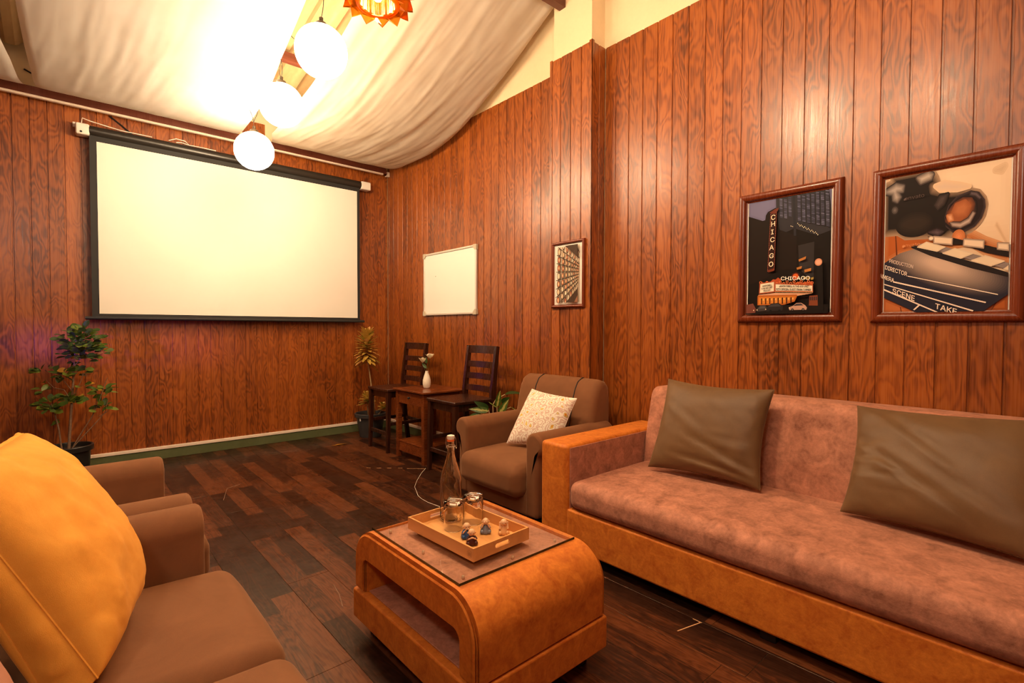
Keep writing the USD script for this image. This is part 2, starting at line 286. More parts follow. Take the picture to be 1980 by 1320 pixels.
def leafmat(name, c0, c1, scale=12, trans=0.35, edge=None, rough=.38):
    nodes = {'g': ('geometry', {}), 'n': ('noise_texture', dict(scale=scale, detail=4.0)), 'r': ('rgb_ramp', dict(ramp=[(.3, c0), (.7, c1)])),
             'p': ('principled_bsdf', dict(roughness=rough, specular_ior_level=0.5)), 't': ('translucent_bsdf', {}), 'x': ('mix_closure', dict(fac=trans))}
    links = [('g.position', 'n.vector'), ('n.fac', 'r.fac'), ('p.BSDF', 'x.closure1'), ('t.BSDF', 'x.closure2')]
    src = 'r.color'
    if edge:
        nodes.update({'uv': ('uvmap', dict(attribute='st')), 'su': ('separate_xyz', {}), 'c': ('math', dict(math_type='subtract', value2=0.5)), 'ab': ('math', dict(math_type='absolute')),
                      'nz': ('noise_texture', dict(scale=edge[2], detail=5.0)), 'nm': ('math', dict(math_type='multiply_add', value2=0.55, value3=-0.27)), 'ad': ('math', dict(math_type='add')),
                      'mr': ('map_range', dict(from_min=edge[1], from_max=edge[1]+.10, to_min=0.0, to_max=1.0, clamp=True)), 'mc': ('mix_color', dict(a=edge[0]))})
        links += [('uv.UV', 'su.vector'), ('su.x', 'c.value1'), ('c.value', 'ab.value1'), ('g.position', 'nz.vector'), ('nz.fac', 'nm.value1'), ('ab.value', 'ad.value1'), ('nm.value', 'ad.value2'), ('ad.value', 'mr.value'), ('mr.result', 'mc.fac'), ('r.color', 'mc.b')]
        src = 'mc.result'
    links += [(src, 'p.base_color'), (src, 't.color')]
    return M(name, nodes, links, 'x.closure')
LEAF_D = leafmat('ficus_leaf', (.035, .070, .010), (.085, .150, .020))
LEAF_L = leafmat('ficus_leaf_light', (.12, .18, .018), (.20, .26, .030))
LEAF_Y = leafmat('leaf_yellowed', (.60, .30, .02), (.70, .40, .05))
CROTON = [leafmat('croton_leaf', (.55, .36, .05), (.72, .48, .11), scale=45), leafmat('croton_leaf_green', (.16, .19, .02), (.45, .38, .06), scale=45), leafmat('croton_leaf_rust', (.55, .24, .06), (.66, .40, .13), scale=45)]
DUMB = leafmat('variegated_leaf', (.05, .11, .012), (.09, .16, .02), edge=((.52, .50, .12), .11, 40.0))
DUMB_D = leafmat('deep_green_leaf', (.018, .055, .008), (.035, .085, .012))
PETAL = M('petal', {'p': ('principled_bsdf', dict(base_color=(.86, .80, .62), roughness=.6)), 't': ('translucent_bsdf', dict(color=(.8, .7, .45))), 'x': ('mix_closure', dict(fac=.3))}, [('p.BSDF', 'x.closure1'), ('t.BSDF', 'x.closure2')], 'x.closure')
CERAMIC = mottled('speckled_ceramic', (.72, .62, .48), (.84, .76, .64), scale=120, rough=.45, fine=320, bump=.3)
GLASS = M('clear_glass', {'p': ('principled_bsdf', dict(base_color=(1, .985, .96), roughness=0.0, ior=1.48, transmission_weight=1.0))}, [])
PANE = M('pane_glass', {'gm': ('geometry', {}), 'iv': ('math', dict(math_type='subtract', value1=1.0)), 'ml': ('math', dict(math_type='multiply')), 'f': ('fresnel', dict(IOR=1.5)), 't': ('transparent_bsdf', dict(color=(.97, .985, .97))), 'g': ('glossy_bsdf', dict(color=(1, 1, 1), roughness=0.02)), 'x': ('mix_closure', {})}, [('gm.backfacing', 'iv.value2'), ('f.fac', 'ml.value1'), ('iv.value', 'ml.value2'), ('ml.value', 'x.fac'), ('t.BSDF', 'x.closure1'), ('g.BSDF', 'x.closure2')], 'x.closure')
EDGEGLASS = plain('glass_edge', (.004, .016, .006), 0.15)
STEEL = plain('steel_wire', (.70, .66, .60), 0.28, 1.0)
BRASS = plain('aged_metal', (.10, .075, .05), 0.4, 0.8)
RUBBERO = plain('orange_rubber', (.80, .16, .03), 0.5)
ALU = plain('whiteboard_aluminium', (.72, .66, .60), 0.38, 0.5)
CORNERP = plain('corner_plastic', (.52, .44, .33), 0.5)
WHITEB = plain('whiteboard_enamel', (.84, .81, .75), 0.16, 0.0, 0.5)
MATW = plain('mat_board', (.78, .72, .64), 0.8)
PRINT = M('print_ink', {'a': ('attribute', dict(attribute='tint')), 'p': ('principled_bsdf', dict(roughness=.5, specular_ior_level=.12))}, [('a.color', 'p.base_color')])
WIRE_D = plain('dark_wire', (.03, .015, .01), .5)
WIRE_W = plain('white_wire', (.78, .70, .60), .5)
def emit(name, c, s): return M(name, {'e': ('emission', dict(color=c, strength=s))}, [], 'e.emission')
GLOBE = emit('lit_globe_glass', GLOBE_C, GLOBE_L)
GLOBE2 = emit('lit_globe_glass_unseen', GLOBE_C, UNSEEN_L); GLOBE4 = emit('lit_globe_glass_added', GLOBE_C, NEAR_L); GLOBE3 = emit('lit_globe_glass_white', WHITE_C, WHITE_L)
BULB = emit('lit_bulb', (1.0, .66, .30), BULB_L)
AMBER = M('amber_glass', {'t': ('transparent_bsdf', dict(color=(.99, .66, .20))), 'd': ('translucent_bsdf', dict(color=(.80, .42, .07))), 'g': ('glossy_bsdf', dict(color=(1, .85, .6), roughness=.06)), 'f': ('fresnel', dict(IOR=1.6)), 'x': ('mix_closure', dict(fac=.45)), 'y': ('mix_closure', {})},
          [('t.BSDF', 'x.closure1'), ('d.BSDF', 'x.closure2'), ('f.fac', 'y.fac'), ('x.closure', 'y.closure1'), ('g.BSDF', 'y.closure2')], 'y.closure')
AMBERD = M('amber_glass_rim', {'t': ('transparent_bsdf', dict(color=(.90, .42, .08))), 'd': ('translucent_bsdf', dict(color=(.85, .36, .06))), 'g': ('glossy_bsdf', dict(color=(1, .8, .5), roughness=.08)), 'x': ('mix_closure', dict(fac=.5)), 'y': ('mix_closure', dict(fac=.12))},
          [('t.BSDF', 'x.closure1'), ('d.BSDF', 'x.closure2'), ('x.closure', 'y.closure1'), ('g.BSDF', 'y.closure2')], 'y.closure')
rng = random.Random(7)
def rnd3(): return (rng.random(), rng.random(), rng.random())
CHI = {
 'pic': [(0.024, 0.001), (0.980, 0.001), (0.979, 1.000), (0.023, 1.000)],
 'sky': [(0.024, 0.001), (0.357, 0.001), (0.358, 0.083), (0.261, 0.110), (0.238, 0.137), (0.231, 0.177), (0.200, 0.181), (0.026, 0.124)],
 'sky2': [(0.949, 0.001), (0.980, 0.001), (0.978, 0.166)],
 'tower': [(0.357, 0.001), (0.949, 0.001), (0.978, 0.166), (0.974, 0.337), (0.834, 0.365), (0.579, 0.283), (0.450, 0.313), (0.368, 0.264)],
 'tower_edge': [(0.553, 0.001), (0.581, 0.001), (0.601, 0.346), (0.573, 0.344)],
 'left_build': [(0.261, 0.110), (0.358, 0.083), (0.406, 0.278), (0.608, 0.347), (0.613, 0.626), (0.382, 0.625), (0.246, 0.684), (0.026, 0.742), (0.018, 0.123), (0.200, 0.181), (0.231, 0.177), (0.238, 0.137)],
 'right_build': [(0.624, 0.430), (0.802, 0.413), (0.802, 0.746), (0.641, 0.627)],
 'sign': [(0.311, 0.137), (0.374, 0.129), (0.359, 0.622), (0.284, 0.629)],
 'signtop': [(0.291, 0.124), (0.358, 0.099), (0.403, 0.093), (0.388, 0.120), (0.352, 0.141)],
 'signbot': [(0.279, 0.618), (0.363, 0.605), (0.352, 0.629), (0.291, 0.637)],
 'letters': [(0.340, 0.168), (0.339, 0.225), (0.333, 0.293), (0.334, 0.359), (0.327, 0.425), (0.326, 0.497), (0.322, 0.569)],
 'marq': [(0.500, 0.702), (0.726, 0.711), (0.726, 0.728)],
 'sun': [(0.614, 0.690), (0.664, 0.692)],
 'bl': [(0.200, 0.736), (0.365, 0.725), (0.366, 0.804), (0.195, 0.813)],
 'blr': [(0.188, 0.727), (0.377, 0.716), (0.379, 0.813), (0.183, 0.823)],
 'br': [(0.386, 0.746), (0.803, 0.774), (0.804, 0.819), (0.387, 0.800)],
 'brr': [(0.377, 0.734), (0.811, 0.766), (0.813, 0.829), (0.378, 0.810)],
 'orn': [(0.200, 0.736), (0.213, 0.715), (0.247, 0.729), (0.277, 0.712), (0.311, 0.727), (0.353, 0.701), (0.383, 0.705), (0.412, 0.688), (0.449, 0.708), (0.442, 0.734), (0.501, 0.744), (0.587, 0.749), (0.657, 0.736), (0.699, 0.748), (0.740, 0.742), (0.797, 0.738), (0.806, 0.768), (0.377, 0.736)],
 'awn': [(0.178, 0.830), (0.385, 0.819), (0.813, 0.837), (0.631, 0.854), (0.186, 0.845)],
 'doors': [(0.179, 0.845), (0.631, 0.852), (0.607, 0.890), (0.489, 0.914), (0.180, 0.916)],
 'dgaps': [(0.249, 0.857), (0.279, 0.858), (0.280, 0.912), (0.250, 0.911)],
 'street': [(0.028, 0.920), (0.978, 0.930), (0.979, 1.000), (0.023, 1.000)],
 'car1': [(0.028, 0.914), (0.116, 0.904), (0.153, 0.954), (0.144, 0.987), (0.029, 0.992)],
 'car2': [(0.160, 0.954), (0.203, 0.924), (0.265, 0.922), (0.296, 0.944), (0.281, 0.971), (0.165, 0.976)],
 'car3': [(0.266, 0.955), (0.341, 0.910), (0.431, 0.908), (0.482, 0.935), (0.476, 0.972), (0.281, 0.977)],
 'taxi': [(0.548, 0.947), (0.598, 0.934), (0.632, 0.913), (0.688, 0.912), (0.733, 0.933), (0.753, 0.953), (0.745, 0.971), (0.555, 0.970)],
 'bus': [(0.777, 0.857), (0.870, 0.854), (0.872, 0.939), (0.771, 0.936)],
 'globe': [(0.869, 0.588), (0.902, 0.590)],
 'pole': [(0.852, 0.607), (0.912, 0.610), (0.933, 1.000), (0.873, 1.000)],
 'lights': [(0.624, 0.248), (0.847, 0.351)],
 'win1': [(0.640, 0.550), (0.723, 0.529), (0.720, 0.551), (0.647, 0.568)],
 'win2': [(0.620, 0.616), (0.680, 0.606), (0.676, 0.627), (0.625, 0.634)],
 'win3': [(0.708, 0.638), (0.782, 0.628), (0.780, 0.652), (0.711, 0.661)],
 'txt': [(0.465, 0.764), (0.734, 0.776), (0.417, 0.786), (0.762, 0.806)],
}
CAM = {
 'pic': [(0.018, 0.001), (0.979, 0.000), (0.980, 1.000), (0.018, 0.999)],
 'cam': [(0.018, 0.057), (0.080, 0.044), (0.080, 0.005), (0.291, 0.002), (0.308, -0.005), (0.397, 0.003), (0.432, 0.060), (0.447, 0.097), (0.404, 0.112), (0.410, 0.148), (0.468, 0.168), (0.558, 0.184), (0.700, 0.188), (0.754, 0.205), (0.791, 0.249), (0.802, 0.289), (0.787, 0.355), (0.756, 0.401), (0.704, 0.444), (0.650, 0.459), (0.561, 0.455), (0.516, 0.476), (0.401, 0.456), (0.195, 0.447), (0.132, 0.409), (0.019, 0.407)],
 'lensout': [(0.700, 0.190), (0.759, 0.208), (0.796, 0.259), (0.801, 0.308), (0.777, 0.374), (0.730, 0.422), (0.660, 0.450), (0.584, 0.452), (0.527, 0.406), (0.515, 0.344), (0.542, 0.267), (0.603, 0.215)],
 'lensrim': [(0.647, 0.230), (0.701, 0.232), (0.739, 0.262), (0.745, 0.321), (0.714, 0.386), (0.649, 0.424), (0.572, 0.426), (0.527, 0.391), (0.521, 0.345), (0.559, 0.269)],
 'lensin': [(0.647, 0.240), (0.701, 0.247), (0.718, 0.279), (0.702, 0.346), (0.649, 0.389), (0.572, 0.396), (0.532, 0.367), (0.543, 0.317), (0.593, 0.263)],
 'flare': [(0.532, 0.336), (0.560, 0.334), (0.571, 0.366), (0.547, 0.370)],
 'knob': [(0.022, 0.095), (0.106, 0.058), (0.169, 0.078), (0.163, 0.114), (0.119, 0.114), (0.144, 0.154), (0.119, 0.183), (0.087, 0.168), (0.080, 0.124), (0.022, 0.111)],
 'top_hi': [(0.291, 0.038), (0.374, 0.015), (0.403, 0.030), (0.392, 0.054), (0.315, 0.071)],
 'wood1': [(0.019, 0.407), (0.132, 0.409), (0.377, 0.464), (0.516, 0.476), (0.606, 0.460), (0.672, 0.481), (0.715, 0.524), (0.517, 0.548), (0.294, 0.540), (0.146, 0.571), (0.020, 0.628)],
 'wood2': [(0.021, 0.897), (0.018, 0.999), (0.297, 1.001), (0.198, 0.962), (0.070, 0.915)],
 'wood3': [(0.806, 0.999), (0.978, 0.894), (0.980, 1.000)],
 'woodr': [(0.650, 0.464), (0.715, 0.470), (0.810, 0.523), (0.979, 0.595), (0.980, 0.681), (0.874, 0.645), (0.705, 0.533)],
 'board': [(0.020, 0.628), (0.152, 0.566), (0.312, 0.536), (0.518, 0.589), (0.981, 0.767), (0.983, 0.891), (0.817, 0.997), (0.297, 0.999), (0.021, 0.886)],
 'board_hi': [(0.258, 0.558), (0.540, 0.590), (0.781, 0.697), (0.926, 0.773), (0.653, 0.759), (0.379, 0.688), (0.209, 0.597)],
 'bar1': [(0.245, 0.531), (0.270, 0.512), (0.608, 0.626), (0.981, 0.752), (0.982, 0.781), (0.718, 0.708), (0.402, 0.601)],
 'st': [(0.294, 0.514), (0.378, 0.505), (0.980, 0.690), (0.981, 0.733), (0.717, 0.653)],
 'w1': [(0.300, 0.532), (0.372, 0.503), (0.519, 0.550), (0.458, 0.574)],
 'w2': [(0.504, 0.591), (0.594, 0.566), (0.727, 0.610), (0.641, 0.636)],
 'w3': [(0.717, 0.658), (0.817, 0.631), (0.950, 0.677), (0.859, 0.702)],
 'w4': [(0.951, 0.727), (0.980, 0.709), (0.981, 0.738)],
 'bar2': [(0.377, 0.464), (0.436, 0.464), (0.584, 0.493), (0.979, 0.609), (0.979, 0.652), (0.822, 0.612), (0.651, 0.544), (0.517, 0.533)],
 'd1': [(0.401, 0.479), (0.417, 0.481)],
 'k1': [(0.430, 0.469), (0.573, 0.492), (0.571, 0.537), (0.431, 0.515)],
 'k2': [(0.661, 0.508), (0.805, 0.530), (0.803, 0.579), (0.659, 0.551)],
 'k3': [(0.903, 0.555), (0.978, 0.564), (0.979, 0.609), (0.902, 0.594)],
 'l1': [(0.222, 0.732), (0.913, 0.889), (0.913, 0.896), (0.224, 0.739)],
 'l2': [(0.102, 0.766), (0.832, 0.938), (0.829, 0.947), (0.098, 0.776)],
 'l3': [(0.020, 0.782), (0.745, 0.993), (0.737, 1.001), (0.021, 0.790)],
 'l4': [(0.021, 0.820), (0.476, 0.999), (0.455, 1.001), (0.021, 0.832)],
 'l5': [(0.315, 0.948), (0.330, 0.952), (0.287, 0.985), (0.275, 0.980)],
 'tDIR': [(0.028, 0.667), (0.219, 0.728), (0.041, 0.649)],
 'tMERA': [(0.020, 0.732), (0.102, 0.763), (0.024, 0.710)],
 'tSC': [(0.106, 0.840), (0.284, 0.902), (0.122, 0.819)],
 'tTA': [(0.452, 0.967), (0.612, 1.004), (0.473, 0.947)],
 'tPRO': [(0.082, 0.619), (0.246, 0.669)],
 'env': [(0.182, 0.175), (0.328, 0.168)],
 'env2': [(0.183, 0.517), (0.270, 0.509)],
 'shad': [(0.875, 0.074), (0.935, 0.055), (0.916, 0.085)],
 'str_': [(0.891, 0.424), (0.983, 0.586), (0.979, 0.595), (0.886, 0.438)],
}
GRID = {
 'pic': [(0.117, 0.037), (0.897, 0.040), (0.900, 0.960), (0.117, 0.959)],
 'tri': [(0.457, 0.038), (0.897, 0.040), (0.896, 0.250)],
 'tri2': [(0.493, 0.960), (0.898, 0.741), (0.900, 0.960)],
 'tri3': [(0.786, 0.960), (0.897, 0.854), (0.900, 0.960)],
 'lines': [(0.120, 0.160), (0.898, 0.323), (0.115, 0.301), (0.901, 0.413), (0.118, 0.446), (0.898, 0.475), (0.116, 0.591), (0.899, 0.532), (0.125, 0.733), (0.899, 0.599), (0.117, 0.870), (0.899, 0.673)],
}
# ================================================================== the room
XR, YB = 2.956, 5.60                 # face of the right wall and of the back wall
XL, YF = -2.20, -1.60                # walls the photograph does not show
PANEL_TOP = 3.222
def roof_z(y): return 3.30 + 0.16*(YB-y)

# floor of laminate boards
floor = thing('floor', 'dark brown laminate board floor with pale worn joints', 'floor', kind='structure')
obj('underlay', bx(XL-.1, XR+.1, YF-.1, YB+.1, -.06, -.0035), plain('worn_joint', (.45, .29, .17), .8), floor, smooth=False)
row = 0; x = 0.77-.195*16
while x < XR:
    y = YF - rng.random()*1.2
    while y < YB:
        a, b = max(y, YF), min(y+1.2, YB); xa, xb = max(x, XL), min(x+.195, XR)
        if b-a > .02 and xb-xa > .02:
            g = .0009
            P = np.array([(i, j, k) for (i, j) in ((xa+g, a+g), (xb-g, a+g), (xb-g, b-g), (xa+g, b-g)) for k in (-.0034, -.0006)] +
                         [(i, j, 0.0) for (i, j) in ((xa+g+.0008, a+g+.0008), (xb-g-.0008, a+g+.0008), (xb-g-.0008, b-g-.0008), (xa+g+.0008, b-g-.0008))])
            obj('board', to_tm(m3.Manifold.hull_points(P)), FLOOR, floor, smooth=False)
        y += 1.2
    x += .195; row += 1
# chipped edges and scratches that show in the boards
chips = [bar((1.935, 1.043, .0004), (1.935, 1.003, .0004), .004, .0006, 0), bar((1.81, 1.040, .0004), (1.935, 1.008, .0004), .005, .0006, 0)]
for (cx, cy) in [(1.952, 4.051), (2.014, 3.983), (2.082, 3.924), (2.153, 3.862), (2.202, 3.80)]:
    chips.append(bar((cx-.014, cy+.013, .0004), (cx+.012, cy-.012, .0004), .006, .0006, 0))
chips.append(bar((2.205, 3.795, .0004), (2.299, 3.703, .0004), .004, .0006, 0))
tag(obj('chipped_edge', cat(*chips), plain('bare_fibreboard', (.55, .30, .14), .9), floor, smooth=False), 'pale chipped spots where the board surface is worn off')
scr = []
for pts in ([(1.20, 2.42), (1.16, 2.34), (1.09, 2.26), (1.04, 2.17)], [(1.33, 2.45), (1.22, 2.25), (1.12, 2.02), (1.07, 1.87)], [(.93, 2.30), (.915, 2.20), (.885, 2.09)], [(1.19, 1.98), (1.10, 1.99), (1.02, 2.0)], [(1.00, 4.27), (.90, 4.22), (.82, 3.95)]):
    scr.append(tube([(x, y, .0002) for x, y in pts], .0016, 4))
obj('scratch', cat(*scr), plain('scratch_pale', (.24, .15, .10), .8), floor, smooth=False)

# planked walls
def plank_mesh(w, h, groove=.0085, depth=.0062):
    if w < .016: return mv(trimesh.creation.box((w, .016, h)), w/2, -.008, h/2)
    s = [(0, -.016), (w, -.016), (w, -.0018), (w-.0018, 0), (groove+.0024, 0), (groove, -depth), (0, -depth)]
    return trimesh.creation.extrude_polygon(Polygon(s), h, engine='earcut')     # along s, outwards +y, up z
def place(m, origin, sdir, out):
    sd, od = np.asarray(sdir, float), np.asarray(out, float)
    T = np.eye(4); T[:3, 0] = sd; T[:3, 1] = od; T[:3, 2] = (0, 0, 1); T[:3, 3] = origin
    m = m.copy(); m.apply_transform(T)
    if np.linalg.det(T[:3, :3]) < 0: m.faces = m.faces[:, ::-1]
    return m
wall_back = thing('wall_back', 'back wall of dark red-brown grooved boards behind the screen', 'wall', kind='structure')
obj('plaster', bx(XL-.1, XR+.1, YB+.016, YB+.12, 0, 4.6), PLASTER, wall_back, smooth=False)
pw = .1037; x = -.287-pw*18
while x < XR:
    xa, xb = max(x, XL), min(x+pw, XR)
    if xb-xa > .002:
        top = 3.285 if 1.30 < x < 1.53 else 3.10
        obj('plank', place(plank_mesh(xb-xa, top-.10), (xa, YB, .10), (1, 0, 0), (0, -1, 0)), PANEL, wall_back, smooth=False, rnd=rnd3())
    x += pw
wall_right = thing('wall_right', 'right wall of glossy red-brown grooved boards with cream plaster above', 'wall', kind='structure')
obj('plaster', bx(XR+.016, XR+.12, YF-.1, YB+.1, 0, 4.7), PLASTER, wall_right, smooth=False)
PX, PY0, PY1 = 2.808, 2.318, 2.722    # the boxed column that stands out of the right wall
obj('column_plaster', bx(PX+.018, XR+.02, PY0+.018, PY1-.018, .1, 4.7), PLASTER, wall_right, smooth=False)
def run(y0, y1, x, pitch, top, phase, parent=wall_right):
    y = phase
    while y - pitch > y1: y -= pitch
    while y < y1+pitch: y += pitch
    while y > y0:
        a, b = min(y, y1), max(y-pitch, y0)
        if a-b > .002: obj('plank', place(plank_mesh(a-b, top-.10), (x, a, .10), (0, -1, 0), (-1, 0, 0)), PANEL, parent, smooth=False, rnd=rnd3())
        y -= pitch
run(PY1, YB, XR, .1075, PANEL_TOP, 5.451)
run(YF, PY0, XR, .1117, PANEL_TOP, 2.113)
run(PY0, PY1, PX, .101, PANEL_TOP+.003, PY1)
for s0, s1 in ((PX, PX+.074), (PX+.074, XR)):
    obj('plank', place(plank_mesh(s1-s0, PANEL_TOP-.10), (s0, PY0, .10), (1, 0, 0), (0, -1, 0)), PANEL, wall_right, smooth=False, rnd=rnd3())
    obj('plank', place(plank_mesh(s1-s0, PANEL_TOP-.10), (s1, PY1, .10), (-1, 0, 0), (0, 1, 0)), PANEL, wall_right, smooth=False, rnd=rnd3())
obj('corner_bead', cat(rb(PX-.004, PX+.022, PY0-.004, PY0+.002, .1, PANEL_TOP+.014, .0015, 6), rb(PX-.004, PX+.002, PY0-.004, PY0+.022, .1, PANEL_TOP+.014, .0015, 6)), PANEL, wall_right, rnd=(.3, .2, .9))
obj('corner_bead', rb(PX-.004, PX+.004, PY1-.02, PY1+.004, .1, PANEL_TOP+.012, .0015, 6), PANEL, wall_right, rnd=(.1, .6, .2))
wall_left = thing('wall_left', 'plain boarded wall outside the view on the left', 'wall', kind='structure')
obj('plaster', bx(XL-.12, XL, YF-.1, YB+.1, 3.2, 4.7), PLASTER, wall_left, smooth=False); obj('boarding', bx(XL-.12, XL+.01, YF-.1, YB, 0, 3.2), PANEL, wall_left, smooth=False, rnd=(.4, .2, .7))
wall_front = thing('wall_front', 'plain boarded wall outside the view behind the camera', 'wall', kind='structure')
obj('plaster', bx(XL-.1, XR+.1, YF-.12, YF, 3.2, 4.9), PLASTER, wall_front, smooth=False); obj('boarding', bx(XL, XR, YF-.12, YF+.01, 0, 3.2), PANEL, wall_front, smooth=False, rnd=(.5, .6, .1))

bb = thing('baseboard_back', 'olive green skirting board with a cream cap along the back wall', 'skirting board', kind='structure')
obj('board', rb(XL, XR-.03, YB-.024, YB, 0, .088, .003, 6), GREENB, bb); obj('cap', rb(XL, XR-.03, YB-.032, YB, .088, .114, .003, 6), CREAMTRIM, bb, label='cream painted cap')
bb = thing('baseboard_right', 'olive green skirting board with a cream cap along the right wall', 'skirting board', kind='structure')
obj('board', cat(rb(XR-.024, XR, PY1, YB-.002, 0, .088, .003, 6), rb(PX-.024, PX, PY0, PY1, 0, .088, .003, 6), rb(XR-.024, XR, YF, PY0, 0, .088, .003, 6)), GREENB, bb)
obj('cap', cat(rb(XR-.032, XR, PY1, YB-.002, .088, .114, .003, 6), rb(PX-.032, PX, PY0, PY1, .088, .114, .003, 6), rb(XR-.032, XR, YF, PY0, .088, .114, .003, 6)), CREAMTRIM, bb, label='cream painted cap')

# the rail over the screen that carries the cloth
t1 = thing('trim_1', 'long brown rail with a cream lower strip under the ceiling cloth', 'rail', kind='structure')
obj('rail', rb(XL, 2.90, YB-.085, YB-.018, 3.034, 3.100, .004, 6), BROWNRAIL, t1, rnd=(.5, .2, .3))
obj('strip', rb(XL, 2.86, YB-.092, YB-.060, 3.014, 3.033, .003, 6), CREAMTRIM, t1, label='thin cream strip')
obj('end_clip', cat(rb(2.905, 2.930, YB-.075, YB-.035, 3.055, 3.065, .002, 6), rb(2.905, 2.930, YB-.075, YB-.035, 3.010, 3.020, .002, 6), rb(2.925, 2.950, YB-.075, YB-.035, 3.010, 3.065, .002, 6)), CREAMTRIM, t1, label='cream plastic end clip')

# roof: corrugated sheets on purlins
ceiling = thing('ceiling', 'tan corrugated sheet roof on dark purlins seen through gaps in the cloth', 'ceiling', kind='structure')
sheet_w = 0.86; xs0 = XL-.1; k = 0
while xs0 < XR+.1:
    xs = np.linspace(xs0, min(xs0+sheet_w, XR+.12), 49)
    zz = .026*np.clip(1.6*np.sin(2*np.pi*xs/.21), -1, 1)
    ys = np.linspace(YF-.1, YB-.16, 3); V = []
    for dz in (0, .004):
        for yv in ys: V.append(np.stack([xs, np.full_like(xs, yv), roof_z(yv)+.05+zz+dz+.004*(k % 2)], 1))
    n = len(xs); f = grid_faces(3, n)
    Vv = np.vstack(V); F = np.vstack([f, f[:, ::-1]+3*n])
    rim = [(2*n+i, 2*n+i+1, 5*n+i+1, 5*n+i) for i in range(n-1)]
    F = np.vstack([F, [(a, b, c) for a, b, c, d in rim], [(a, c, d) for a, b, c, d in rim]])
    obj('roof_sheet', trimesh.Trimesh(Vv, F, process=False), ROOF, ceiling, smooth=30)
    xs0 += sheet_w; k += 1
obj('upper_deck', bx(XL-.2, XR+.2, YF-.2, YB+.2, 4.75, 4.80), PLASTER, ceiling, smooth=False)
for yv, zo in ((4.42, -.03), (2.62, -.14), (.85, -.04), (-.9, -.04)):
    z = roof_z(yv)+zo
    obj('purlin', rb(XL, XR+.01, yv-.032, yv+.032, z-.05, z+.02, .004, 6), BROWNRAIL, ceiling, rnd=rnd3())
obj('rafter', bar((-.05, YB, roof_z(YB)), (-.05, YF, roof_z(YF)), .05, .03), BROWNRAIL, ceiling, rnd=rnd3())

# muslin lengths slung under the roof, from the rail to the purlins
SY = np.array([5.525, 5.38, 5.1, 4.82, 4.55, 4.32, 4.05, 3.83, 3.6, 3.43, 3.16, 2.92, 2.69, 2.60, 2.3, 1.9, 1.4, .9, .4, 0, -.4, -.8, -1.2])
SZ = np.array([3.103, 3.052, 2.995, 2.985, 2.992, 3.015, 3.07, 3.14, 3.235, 3.31, 3.43, 3.56, 3.68, 3.71, 3.66, 3.66, 3.72, 3.82, 3.95, 4.05, 4.02, 4.03, 4.10])
def drape(label, left, right, seed, amp, nx=90, curl=0.0, group=None, mat=None):
    ys = np.concatenate([np.linspace(5.525, 2.6, 80), np.linspace(2.55, -1.2, 40)])
    from scipy.interpolate import PchipInterpolator
    zs = PchipInterpolator(SY[::-1], SZ[::-1])(ys)
    xl = np.interp(ys, *left); xr = np.interp(ys, *right); u = np.linspace(0, 1, nx)
    X = xl[:, None]+(xr-xl)[:, None]*u[None]
    Y = np.repeat(ys[:, None], nx, 1); Z = np.repeat(zs[:, None], nx, 1)
    env = np.clip((5.525-Y)/.5, 0, 1)
    skew = X + (Y-4)*.10
    q = np.stack([skew*4.2, Y*.55, np.full_like(X, seed*5.3)], -1)
    rid = np.abs(meshkit.fbm(q, 4, seed)-.5)*2
    fine = meshkit.fbm(np.stack([skew*13, Y*.9+skew*2, np.full_like(X, seed*2.1)], -1), 3, seed+9)-.5
    Z = Z + env*(amp*(rid-.25) + amp*.55*fine) + (1-env)*.004*fine
    hem = np.minimum(u, 1-u)[None]
    Z = Z + env*.012*np.exp(-(hem/.012)**2)
    if curl: Z = Z + env*curl*np.clip(np.maximum(1-u*6, u*6-5), 0, 1)[None]**2
    m = trimesh.Trimesh(np.stack([X, Y, Z], -1).reshape(-1, 3), grid_faces(len(ys), nx), process=False)
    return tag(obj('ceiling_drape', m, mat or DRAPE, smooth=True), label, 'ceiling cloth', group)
drape('muslin ceiling cloth nearest the right wall, its colour warmed like amber lamplight, draped in soft folds', ([-1.2, 2.6, 3.4, 4.3, 5.0, 5.2, 5.525], [1.53, 1.53, 1.52, 1.45, 1.47, 1.53, 1.62]), ([-1.2, 5.525], [2.80, 2.885]), 3, .034)
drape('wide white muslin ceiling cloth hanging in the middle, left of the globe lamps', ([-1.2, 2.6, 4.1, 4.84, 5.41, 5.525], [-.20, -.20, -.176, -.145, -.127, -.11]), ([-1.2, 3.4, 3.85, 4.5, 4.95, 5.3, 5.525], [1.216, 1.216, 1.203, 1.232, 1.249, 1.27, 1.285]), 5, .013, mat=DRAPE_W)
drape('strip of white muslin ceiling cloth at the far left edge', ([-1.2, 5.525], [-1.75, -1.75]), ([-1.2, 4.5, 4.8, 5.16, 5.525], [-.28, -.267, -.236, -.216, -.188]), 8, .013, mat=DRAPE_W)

def man_box(b): return m3.Manifold.cube((b[1]-b[0], b[3]-b[2], b[5]-b[4])).translate((b[0], b[2], b[4]))
